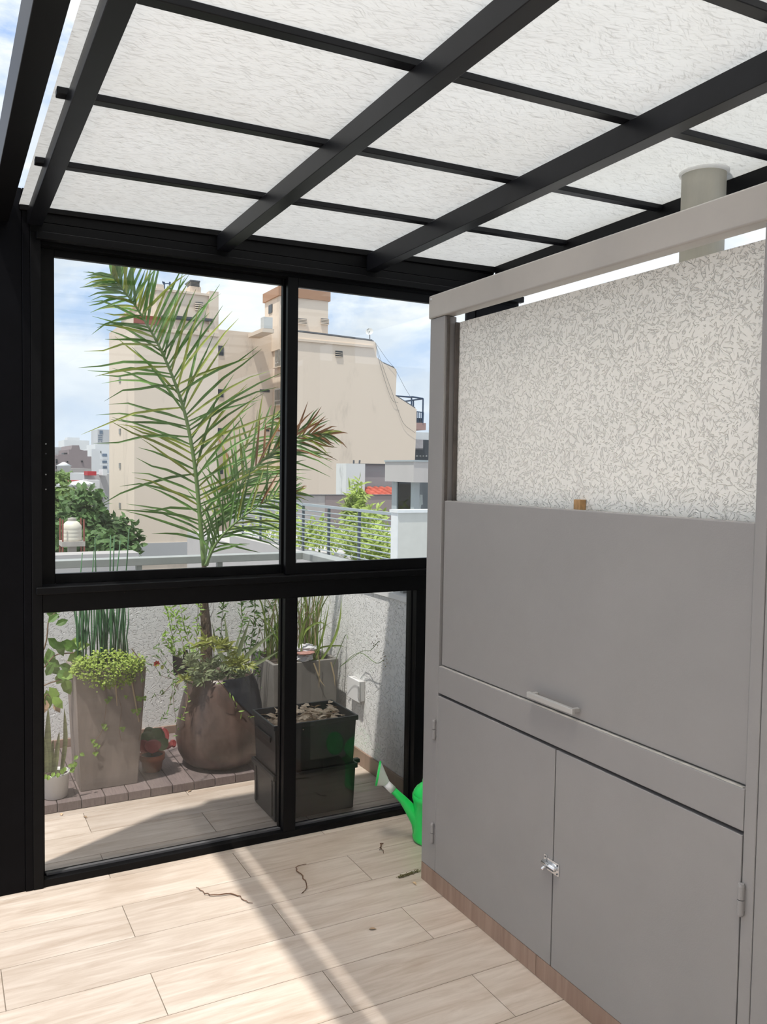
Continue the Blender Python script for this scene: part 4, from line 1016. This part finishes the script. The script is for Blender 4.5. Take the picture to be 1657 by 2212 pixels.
for k in range(4): rect_on_y('louvre', M_DARKWIN, c2_, 410.5, 429.5, 608.5+k*2.8, 609.6+k*2.8, Y0+1.15, d=.9)
rect_on_y('chimney_cap', M_DARKM, ch, 409.5, 430.5, 605.5, 608.5, Y0+1.1, d=1.2)
ve = rect_on_y('vent', M_DARKWIN, ap, 421, 437, 653, 671, Y0+.1)
for k in range(4): rect_on_y('louvre', M_BEIGE2, ve, 420.5, 437.5, 655+k*4.4, 657.4+k*4.4, Y0, d=.1)
for py in (820, 932, 1006, 1092): 
    rect_on_x('slit_window', M_CURTAIN, ap, 258, 261.5, py-6, py+6, xL, proud=.04)
hl = MB(); X_ = fx(355, Y0+.8)
for px in (354.5, 367): hl.tube([PY(px, 628, Y0+.8), PY(px, 609, Y0+.8)], .05, 6)
hl.tube([PY(354.5, 613, Y0+.8), PY(367, 612, Y0+.8)], .03, 6); hl.tube([PY(354.5, 611, Y0+.8), PY(351, 608, Y0+.8), PY(352, 612, Y0+.8)], .04, 6)
hl.build('roof_ladder', M_BLUEM, ap)
# recessed middle wing and side return
Y1 = 52.0
xs = fx(588, Y1); Y2 = yon(614, xs)
B('recessed_wall', M_BEIGE2, ap, xR-.02, xs, Y1, Y1+4, GZ, fz(530, 717, Y1))
for py0, py1 in ((747, 768), (841, 858), (925, 942), (1007, 1024)):
    rect_on_y('dark_window', M_DARKWIN, ap, 470, 481.5, py0, py1, Y1)
rect_on_y('slot', M_DARKWIN, ap, 560, 581, 841.5, 847, Y1); rect_on_y('slot', M_DARKWIN, ap, 572, 581, 925, 932, Y1)
# stepped party wall
prof = [(614, 714), (700, 724), (806, 737.5), (810, 745), (810, 770), (815, 776), (826, 785), (853, 797), (854, 806), (852.5, 855), (898, 884), (898, 925), (896, 1000), (896, 1100)]
poly = [(fx(px, Y2), fz(px, py, Y2)) for px, py in prof]
poly[-1] = (poly[-1][0], GZ); poly.append((poly[0][0], GZ))
MB().prism(poly, 'Y', Y2, Y2+7).build('party_wall', M_BEIGE, ap)
mb = MB()
for (a, b) in zip(prof[:10], prof[1:11]):
    p, q = PY(*a, Y2), PY(*b, Y2); mb.tube([p+Vector((0, .2, .04)), q+Vector((0, .2, .04))], .13, 6)
mb.build('wall_coping', M_DARKM, ap)
pm = MB(); p, q = PY(614, 734, Y2), PY(806, 752, Y2); pm.frust([p+Vector((0, -.12, 0)), q+Vector((0, -.12, 0)), q, p], [p+Vector((0, -.12, .16)), q+Vector((0, -.12, .16)), q+Vector((0, 0, .16)), p+Vector((0, 0, .16))])
pm.build('string_course', M_BEIGE2, ap)
ve = rect_on_y('vent', M_DARKWIN, ap, 721.5, 736.5, 758, 771, Y2, d=.05)
for k in range(3): rect_on_y('louvre', M_BEIGE2, ve, 722, 736, 761.5+k*4, 762.8+k*4, Y2-.05, d=.02, proud=.04)
for py0, py1 in ((756, 794), (839, 876), (922, 960)):
    w_ = rect_on_x('window', M_WINWHITE, ap, 593.5, 606.5, py0, py1, xs, proud=.06)
    rect_on_x('pane', M_CURTAIN, w_, 595, 599.8, py0+4, py1-12, xs, proud=.09); rect_on_x('pane', M_CURTAIN, w_, 601, 605.6, py0+3, py1-12, xs, proud=.09)
    rect_on_x('pane', M_CURTAIN, w_, 595, 605.6, py1-9, py1-3, xs, proud=.09)
    rect_on_x('sill', M_BEIGE2, w_, 592, 607, py1, py1+1.6, xs, proud=.2)
# stair tower with orange cap
Yt = Y2+.8; xa, xb = fx(601, Yt), fx(705, Yt); yb = yon(569.5, xa)
zt2, zb2 = fz(640, 643, Yt), fz(640, 725, Yt)
B('stair_tower', M_BEIGE, ap, xa, xb, Yt, yb, zb2-1, zt2)
B('tower_cap', M_CAP, ap, xa-.12, xb+.12, Yt-.12, yb+.12, zt2, zt2+.62)
rect_on_x('tower_window', M_DARKWIN, ap, 578.5, 586, 660, 678, xa)
for px0, px1 in ((641, 659), (689.5, 706)):
    ve = rect_on_y('vent', M_DARKWIN, ap, px0, px1, 688, 700, Yt)
    for k in range(4): rect_on_y('louvre', M_BEIGE2, ve, px0-.5, px1+.5, 689.5+k*3.1, 691.2+k*3.1, Yt-.06, d=.02, proud=.08)
B('tank_box', M_AC, ap, *(lambda c: (c.x-.25, c.x+.35, c.y-.3, c.y+.3, c.z-.35, c.z+.38))(PY(574.5, 699, Yt-1.2)))
B('tank_bracket', M_BEIGE2, ap, *(lambda c: (c.x-.35, c.x+.45, c.y-.3, c.y+2.5, c.z-.6, c.z-.36))(PY(574.5, 699, Yt-1.2)))
# satellite dish
sd_ = empty('satellite_dish', tuple(PY(790, 737, Y2+.4)), 'small round satellite dish on the beige roof edge', 'satellite dish')
c = PY(798, 716, Y2+.4); nrm = Vector((-.55, -.75, .35)).normalized(); u = nrm.orthogonal().normalized(); v = nrm.cross(u)
ds = MB(); n = 20
for r, o_ in ((0, -.06), (.14, -.045), (.27, 0)):
    for j in range(n):
        a = 2*math.pi*j/n; ds.v.append(tuple(c+(u*math.cos(a)+v*math.sin(a))*max(r, .004)+nrm*o_))
for i in range(2):
    for j in range(n): ds.f.append((i*n+j, i*n+(j+1) % n, i*n+n+(j+1) % n, i*n+n+j))
ds.build('reflector', M_AC, sd_, smooth=True)
MB().tube([c, c-nrm*.15, PY(799, 738, Y2+.5)], .03, 6).build('mast', M_DARKM, sd_)
MB().tube([c+nrm*.0-v*.2, c+nrm*.35], .02, 5).build('feed_arm', M_DARKM, sd_)
# loose cables down the step
cbm = MB()
for path in ([(811, 740), (835, 775), (853, 797), (875, 838), (890, 862)], [(811, 742), (830, 800), (848, 850), (858, 880), (872, 915), (897, 935)], [(812, 745), (822, 790), (845, 860), (860, 870)]):
    cbm.tube(bez([PY(px, py, Y2-.1) for px, py in path], 14), .011, 4)
cbm.build('cable', M_DARKM, ap)
# blue roof terrace frame and balcony
ba = empty('roof_balcony', tuple(PY(905, 920, Y2+1.5)), 'pink balcony with blue metal railing and frame on the beige block', 'balcony')
Yb = Y2+1.0
def bars(name, segs, r, m, par, Y):
    for s_ in segs:
        MB().tube([PY(px, py, Y+(dy if True else 0)) for px, py, dy in s_], r, 6).build(name, m, par)
bars('frame_bar', [[(852, 855, 0), (890, 858, 0)], [(889, 857, 0), (914, 861, 0)], [(914, 861, 0), (913, 918, 0)], [(889, 857, 0), (889, 885, 0)], [(868, 868, .8), (914, 861, 0)], [(893, 864, .8), (893, 886, .8)]], .06, M_BLUEM, ba, Yb)
bars('rail_bar', [[(898, 889, 0), (915, 891, 0)], [(915, 891, 0), (914, 914, 0)], [(901, 890, 0), (901, 913, 0)], [(904.5, 890, 0), (904.5, 913, 0)], [(908, 890, 0), (908, 913, 0)], [(911.5, 890, 0), (911.5, 913, 0)]], .035, M_BLUEM, ba, Yb)
rect_on_y('balcony_slab', M_PINK, ba, 897, 918, 913.5, 928.5, Yb, d=3)
rect_on_y('panel', M_DARKM, ba, 898, 912, 903, 913.5, Yb+.3, d=.1)

# ---- buildings right of the party wall
wh = empty('white_rooftop', tuple(PY(915, 990, 61)), 'white rooftop wall with dark corrugated shed beside the beige block', 'building')
B('wall', M_FARW, wh, fx(890, 64), fx(960, 64), 64, 67, GZ, fz(915, 934, 64))
B('shed', M_DARKM, wh, fx(890, 61), fx(960, 61), 61, 63, GZ, fz(915, 950, 61))
sh_ = MB(); 
p = [PY(894, 968, 60), PY(914, 968, 60), PY(914, 950, 60.9), PY(896, 950, 60.9)]
MB().frust([p[0], p[1], p[1]+Vector((0, 0, -.1)), p[0]+Vector((0, 0, -.1))], [p[3], p[2], p[2]+Vector((0, 0, -.1)), p[3]+Vector((0, 0, -.1))]).build('awning', mat('awning_grey', (.16, .15, .16), .6, noise=(3, .3)), wh)
for k in range(4): rect_on_y('lamp', M_AC, wh, 900+k*6.5, 901.8+k*6.5, 984, 986, 60.9, proud=.1)

# ---- neighbour's glazed roof room with pale slab
Yg = 15.5
gx = fx(894, Yg); gr_ = empty('glazed_room', (gx+1.5, Yg+1.5, fz(894, 1110, Yg)), 'glazed rooftop room under a thick pale slab', 'building')
zr0, zr1 = fz(894, 1042, Yg), fz(894, 997, Yg); yfar = yon(832, gx)
B('roof_slab', M_SLAB, gr_, gx, gx+4.5, Yg, yfar, zr0, zr1)
B('roof_edge', M_RAILM, gr_, gx-.03, gx+4.5, Yg-.03, yfar, zr1, zr1+.04)
gx2 = gx+.22; Yg2 = Yg+.35; zf = fz(894, 1112, Yg)
B('corner_post', M_RAILM, gr_, gx2, gx2+.17, Yg2, Yg2+.17, -.55, zr0)
yp = yon(858, gx2); B('end_post', M_RAILM, gr_, gx2, gx2+.1, yp, yp+.28, -.55, zr0)
B('glass', M_GLASS, gr_, gx2+.03, gx2+.04, Yg2+.2, yp, -.55, zr0)
B('glass', M_GLASS, gr_, gx2+.2, gx2+4, Yg2+.05, Yg2+.06, -.55, zr0)
B('back_wall', mat('room_wall', (.22, .22, .21), .8), gr_, gx2+1.3, gx2+1.4, Yg2+.4, yp-2.0, -.55, zr0)
B('floor_slab', M_SLAB, gr_, gx2-.1, gx2+4, Yg2-.1, yp+.4, -.555, -.55)
ldr = empty('step_ladder', tuple(PY(885, 1102, Yg+1)), 'white folding step ladder inside the glazed room', 'ladder')
for seg in ([(891, 1067), (881, 1101)], [(891, 1067), (897, 1101)], [(889, 1081), (896, 1081)], [(886, 1087), (895, 1087)], [(910, 1069), (906, 1101)], [(910, 1069), (911, 1090)]):
    MB().tube([PY(px, py, Yg+1.0) for px, py in seg], .035 if abs(seg[0][1]-seg[1][1]) > 3 else .05, 6).build('rung' if abs(seg[0][1]-seg[1][1]) < 3 else 'rail', M_FARW, ldr)
# ---- neighbour's cream wall and railing
XN = 6.85
nw = empty('neighbour_wall', (XN+1.5, 9.6, -3), 'cream neighbour terrace wall with white edge beside the railing', 'wall')
yn0 = yon(862, XN); ynw = yon(848, XN)
zt_ = at(862, 1108, 'X', XN).z
B('wall', M_CREAM, nw, XN, XN+4, yn0, ynw, -8, zt_)
B('white_edge', M_WHITE, nw, XN-.012, XN, yn0, ynw, -8, zt_)
B('coping', M_WHITE, nw, XN-.03, XN+4, yn0-.03, ynw+.03, zt_, zt_+.05)
rl = empty('neighbour_railing', (XN, ynw+4, -.3), 'blue-grey metal railing of many horizontal bars on the neighbour terrace', 'railing')
ytop = yon(505, XN)
ya0 = ynw+.02
zr_top = at(846, 1110, 'X', XN).z; zr_bot = at(787, 1209, 'X', XN).z
B('top_rail', M_RAILM, rl, XN+.01, XN+.07, ya0, ytop, zr_top-.03, zr_top+.02)
for k in range(9):
    z = zr_top-.03-(zr_top-.03-zr_bot)*(k+1)/9.0
    MB().tube([(XN+.04, ya0, z), (XN+.04, ytop, z)], .014, 6).build('bar', M_RAILM, rl)
for px in (770.5, 705, 650, 600, 558, 520):
    y = yon(px, XN); B('post', M_RAILP, rl, XN+.05, XN+.09, y-.03, y+.03, zr_bot-.15, zr_top-.03)
B('kerb', M_SLAB, rl, XN-.1, XN+.3, ya0, ytop, -8, zr_bot-.12)
nf = MB().box(XN+.31, XN+9, ya0+.1, 23.9, -8, -.56).build('neighbour_terrace', M_SLAB); tag(nf, 'neighbour terrace roof slab behind the railing', 'roof')
# wall across the neighbour terrace, two paints
Yw = 24.0
wl = empty('boundary_wall', (fx(740, Yw), Yw, -.55), 'long low wall half light grey half mauve behind the bamboo', 'wall')
B('light_part', M_LGREY, wl, fx(505, Yw), fx(703.5, Yw), Yw, Yw+.3, GZ, fz(640, 1070, Yw))
B('mauve_part', M_MAUVE, wl, fx(703.5, Yw), fx(880, Yw), Yw-.02, Yw+.3, GZ, fz(760, 1070, Yw))
B('cap', M_DARKM, wl, fx(505, Yw), fx(880, Yw), Yw-.05, Yw+.35, fz(700, 1070, Yw), fz(700, 1068.8, Yw))
# old house behind it
Yo = 29.0
oh = empty('old_house', (fx(800, Yo), Yo, -6), 'peeling white wall and grey wall with red tiled roof behind the boundary wall', 'house')
B('white_wall', M_OLDWHITE, oh, fx(748, Yo), fx(789, Yo), Yo, Yo+1, -8, fz(768, 1001.5, Yo))
B('grey_wall', M_GREYW, oh, fx(789, Yo), fx(905, Yo), Yo+.6, Yo+1, -8, fz(811, 1003.5, Yo))
B('wall_cap', M_DARKM, oh, fx(789, Yo), fx(905, Yo), Yo+.5, Yo+1, fz(811, 1003.5, Yo), fz(811, 1001.5, Yo))
z0_, z1_ = fz(820, 1070, Yo), fz(820, 1057.5, Yo)
xt0, xt1 = fx(790, Yo), fx(880, Yo)
tc_ = 0; x = xt0
while x < xt1:
    for r in range(4):
        za = z1_-(z1_-z0_)*r/3.2; zb_ = za-(z1_-z0_)/3.0; yA = Yo+.55-.35*r
        MB().tube([(x+.14, yA, za), (x+.14, yA-.42, zb_)], .145, 7).build('roof_tile', M_REDTILE, oh)
    x += .30
rt_ = MB()
for px in (764, 776): rt_.tube([PY(px, 1003, Yo+.3), PY(px+(1 if px > 770 else 0), 994, Yo+.3)], .04, 5)
rt_.build('starter_bars', M_DARKM, oh)
# bamboo and shrubs behind the railing
def shrub(name, label, spots, m, leafL, n, seed, cat='shrub', group=None, stem=M_GSTEM):
    rr = random.Random(seed); c0 = PY(spots[0][0], spots[0][1], spots[0][2]); root = empty(name, (c0.x, c0.y, -.55), label, cat, group)
    lf = MB(); sm = MB()
    for px, py, Y, rx, rz, wgt in spots:
        c = PY(px, py, Y); sm.tube([(c.x, c.y, -.55), c], [.03, .015], 5)
        for i in range(int(n*wgt)):
            u = Vector((rr.gauss(0, 1), rr.gauss(0, 1), rr.gauss(0, 1))).normalized()*rr.random()**.4
            p = c+Vector((u.x*rx, u.y*rx, u.z*rz)); d = Vector((rr.gauss(0, 1), rr.gauss(0, 1), rr.gauss(.2, .7)))
            if p.z < -.3 or p.x < XN+.35: continue
            lf.leaf(p, d, (rr.gauss(0, .6), -.6, .8), leafL*rr.uniform(.6, 1.3), leafL*rr.uniform(.18, .3))
    sm.build('stems', stem, root); tag(lf.build('leaves', m, root), kind='stuff'); return root
shrub('bamboo', 'feathery yellow-green bamboo rising above the neighbour railing', [(765, 1105, 13.5, .25, .30, 1), (770, 1070, 13.5, .22, .35, .45), (768, 1160, 13.3, .4, .5, 1)], M_BAMB, .26, 260, 61, 'bamboo')
shrub('bamboo', 'dense bamboo clump beside the cream neighbour wall', [(815, 1180, 11.6, .75, .40, 1.6), (800, 1130, 12.2, .35, .35, .7), (835, 1200, 11.2, .6, .35, 1.2)], M_BAMB, .24, 330, 62, 'bamboo')
shrub('bamboo', 'bamboo clump behind the railing beside the window stile', [(690, 1160, 15.5, .6, .45, 1.2), (665, 1185, 15.5, .5, .4, 1.0), (720, 1190, 14.5, .6, .4, 1)], M_BAMB, .26, 300, 63, 'bamboo')
shrub('terrace_shrub', 'green shrub behind the railing seen through the palm', [(590, 1130, 20, .9, .9, 1), (560, 1165, 20, 1.0, .7, 1), (620, 1170, 18, .7, .6, 1)], M_BAMB, .32, 260, 64)

# ---- left side: ledge, tank, trees, houses, skyline
lg = MB().box(fx(60, 14), fx(300, 14), 14, 14.6, -8, fz(180, 1198, 14)).build('concrete_ledge', M_LGREY); tag(lg, 'grey concrete roof ledge just above the handrail at left', 'ledge')
Yk = 22.0; tcn = PY(155, 1150, Yk)
ra_ = (fx(176, Yk)-fx(134, Yk))/2; tx = (fx(176, Yk)+fx(134, Yk))/2; zk0, zk1 = fz(155, 1168, Yk), fz(155, 1136, Yk)
wt = empty('water_tank', (tx, Yk, fz(155, 1200, Yk)-1.5), 'cream ribbed plastic water tank on a concrete stand', 'water tank')
Hk = zk1-zk0
MB().lathe([(ra_*.97, 0), (ra_, .03), (ra_, Hk*.2), (ra_*.975, Hk*.24), (ra_, Hk*.28), (ra_, Hk*.45), (ra_*.975, Hk*.49), (ra_, Hk*.53), (ra_, Hk*.7), (ra_*.975, Hk*.74), (ra_, Hk*.78), (ra_, Hk), (ra_*.7, Hk*1.25), (ra_*.5, Hk*1.33)], (tx, Yk, zk0), 32, cap1=True).build('tank', M_TANK, wt, smooth=True)
MB().lathe([(ra_*.45, 0), (ra_*.45, .08), (ra_*.1, .10)], (tx, Yk, zk0+Hk*1.33), 20, cap1=True).build('lid', M_CONC, wt)
B('stand_slab', M_CONC, wt, tx-ra_*1.2, tx+ra_*1.2, Yk-ra_*1.2, Yk+ra_*1.2, zk0-.14, zk0)
B('stand_column', M_CONC, wt, tx-ra_*.42, tx+ra_*.42, Yk-ra_*.42, Yk+ra_*.42, zk0-6, zk0-.14)
for sx in (-1, 1):
    for sy in (-1, 1):
        MB().tube([(tx+sx*ra_*1.12, Yk+sy*ra_*1.12, zk0-.9), (tx+sx*ra_*1.08, Yk+sy*ra_*1.08, zk1+.2)], .024, 6).build('frame_bar', M_REDIRON, wt)
MB().tube([(tx-ra_*1.12, Yk-ra_*1.12, zk0-.75), (tx-ra_*.4, Yk-ra_*.5, zk0-.8)], .026, 6).build('frame_bar', M_REDIRON, wt)
MB().tube([(tx+ra_*1.12, Yk-ra_*1.12, zk0-.7), (tx+ra_*.4, Yk-ra_*.5, zk0-.85)], .026, 6).build('frame_bar', M_REDIRON, wt)
def tree(name, label, px, py, Y, rx, rz, n, seed, m, leafL=.45):
    rr = random.Random(seed); c = PY(px, py, Y); root = empty(name, (c.x, Y, GZ), label, 'tree')
    MB().tube([(c.x, Y, GZ), (c.x+rr.gauss(0, .3), Y, GZ+(c.z-GZ)*.5), (c.x, Y, c.z)], [.3, .22, .08], 7).build('trunk', M_BARK, root)
    lf = MB(); blobs = []
    for k in range(9):
        u = Vector((rr.gauss(0, 1), rr.gauss(0, 1), rr.gauss(0, 1))).normalized()*rr.uniform(.35, .8); blobs.append(c+Vector((u.x*rx, u.y*rx, u.z*rz)))
    for i in range(n):
        b = rr.choice(blobs); u = Vector((rr.gauss(0, 1), rr.gauss(0, 1), rr.gauss(0, 1))).normalized()
        p = b+Vector((u.x*rx*.42, u.y*rx*.42, u.z*rz*.42))*rr.random()**.3
        d = Vector((rr.gauss(0, 1), rr.gauss(0, 1), rr.gauss(-.1, .6))); lf.leaf(p, d, (u.x, u.y, u.z+.5), leafL*rr.uniform(.6, 1.2), leafL*.55)
    tag(lf.build('crown', m, root), kind='stuff'); return root
tree('street_tree', 'leafy street tree left of the water tank', 125, 1110, 50, 2.4, 3.3, 2600, 71, M_TREE2)
tree('street_tree', 'dark leafy street tree right of the water tank', 205, 1160, 37, 2.3, 2.4, 3000, 72, M_TREE)
tree('street_tree', 'dark street tree low behind the water tank', 150, 1185, 43.5, 2.5, 2.4, 2600, 73, M_TREE)
tree('street_tree', 'street tree touching the beige block', 232, 1195, 31, 1.2, 1.6, 1500, 74, M_TREE)
tree('far_tree', 'far green tree in front of the brown gable', 142, 1036, 90, 2.6, 1.2, 900, 75, M_TREE2, .6)
def slab_bldg(name, label, px0, px1, py, Y, m, d=12, wins=(), wm=M_FARGL):
    xa, xb = fx(px0, Y), fx(px1, Y); c = (px0+px1)/2
    r = empty(name, ((xa+xb)/2, Y, GZ), label, 'building'); B('wall', m, r, xa, xb, Y, Y+d, GZ, fz(c, py, Y))
    for w in wins: rect_on_y('window', w[4] if len(w) > 4 else wm, r, w[0], w[1], w[2], w[3], Y, d=.05, proud=.12)
    return r
bb = empty('brown_gable_building', (fx(160, 150), 150, GZ), 'brown stepped gable building on the skyline', 'building')
Yb_ = 150.
pr = [(120, 985), (126, 985), (126, 982), (149, 981), (149, 971), (154, 971), (156, 962), (171, 962), (173, 971), (181, 973), (189, 973), (189, 986), (197.5, 986), (198, 1030)]
pl2 = [(fx(a, Yb_), fz(a, b, Yb_)) for a, b in pr]; pl2[-1] = (pl2[-1][0], GZ); pl2.append((pl2[0][0], GZ))
MB().prism(pl2, 'Y', Yb_, Yb_+14).build('gable_wall', M_BROWNB, bb)
for q in ((144, 147, 996, 999), (175, 179, 995, 998), (144, 147, 1007, 1010), (120, 124, 992, 1001), (120, 124, 1005, 1013), (120, 124, 1018, 1026)): rect_on_y('window', M_DARKWIN, bb, *q, Yb_, proud=.15)
rect_on_y('roof_room', M_FARG, bb, 117, 134, 966, 984, Yb_+15, d=6); rect_on_y('roof_plant', M_DARKM, bb, 138, 146, 978, 984, Yb_+2, d=3)
slab_bldg('white_tower', 'pale white tower block behind the brown gable', 139, 193, 951, 230, M_FARW, wins=())
rect_on_y('penthouse', M_FARW, slab_bldg('white_tower', 'pale stepped white block behind the brown gable', 136, 200, 968, 256, M_FARW), 146, 172, 945, 970, 258, d=6)
tw = slab_bldg('white_apartment_tower', 'tall white apartment tower beside the beige block', 198, 216, 970, 170, M_FARW, 10)
t3 = slab_bldg('balcony_tower', 'white balcony tower partly hidden by the beige block', 206, 250, 960, 185, M_FARW, 12, [(221, 231, 980, 986), (221, 231, 995, 1000), (222, 231, 1007, 1012), (217, 218.5, 974, 979, M_DARKWIN)])
for py in (988, 1002): rect_on_y('balcony', M_FARW, t3, 218, 232, py, py+3, 184, d=.5)
t4 = slab_bldg('grey_tower', 'tall grey tower with blue windows above the rooftops', 211, 250, 928, 260, M_FARG, 12, [(215, 222, 930, 937, M_FARGL), (212, 221, 939.5, 941), (212, 221, 944, 945), (212, 221, 948, 949.5), (212, 214, 952, 953.5), (218, 220, 952, 953.5)])
slab_bldg('low_house', 'pale stone house roof behind the far tree', 144, 196, 1012, 110, M_LGREY, 10)
rd_ = slab_bldg('grey_house', 'grey rooftop house with red water box', 182, 250, 1023, 75, M_FARG, 9, [(192.5, 195.5, 1051, 1060, M_DARKWIN), (216, 221, 1066, 1079, M_DARKWIN)])
rect_on_y('red_box', mat('red_box', (.42, .03, .04), .7), rd_, 189, 208, 1018, 1027, 73, d=2)
rect_on_y('front_block', M_FARW, rd_, 188, 215, 1037, 1150, 72, d=2.5); rect_on_y('pale_box', M_FARW, rd_, 222, 231, 1014, 1027, 73, d=2)
wl2 = slab_bldg('pale_shed', 'low pale blue-white roof behind the street tree', 112, 176, 1046, 67, M_FARW, 2)
MB().lathe([(1.1, 0), (.9, .25), (.1, .42)], tuple(PY(175, 1049, 67)), 20).build('white_dome', M_FARW, wl2, smooth=True)
rr_ = slab_bldg('red_roofed_house', 'small red roof behind the far green tree', 157, 181, 1038, 70.5, mat('far_red', (.36, .05, .05), .8), 3)
gw = slab_bldg('grey_block', 'grey rendered block beyond the street trees', 150, 200, 1070, 60, M_FARG, 6)
wt2 = empty('roof_tank', tuple(PY(138, 1030, 100)), 'small white roof tank in front of the brown gable', 'water tank')
MB().lathe([(.75, 0), (.75, 1.2), (.9, 1.25), (.1, 1.7)], tuple(PY(138, 1030, 100)), 16, cap1=True).build('tank', M_FARW, wt2, smooth=True)
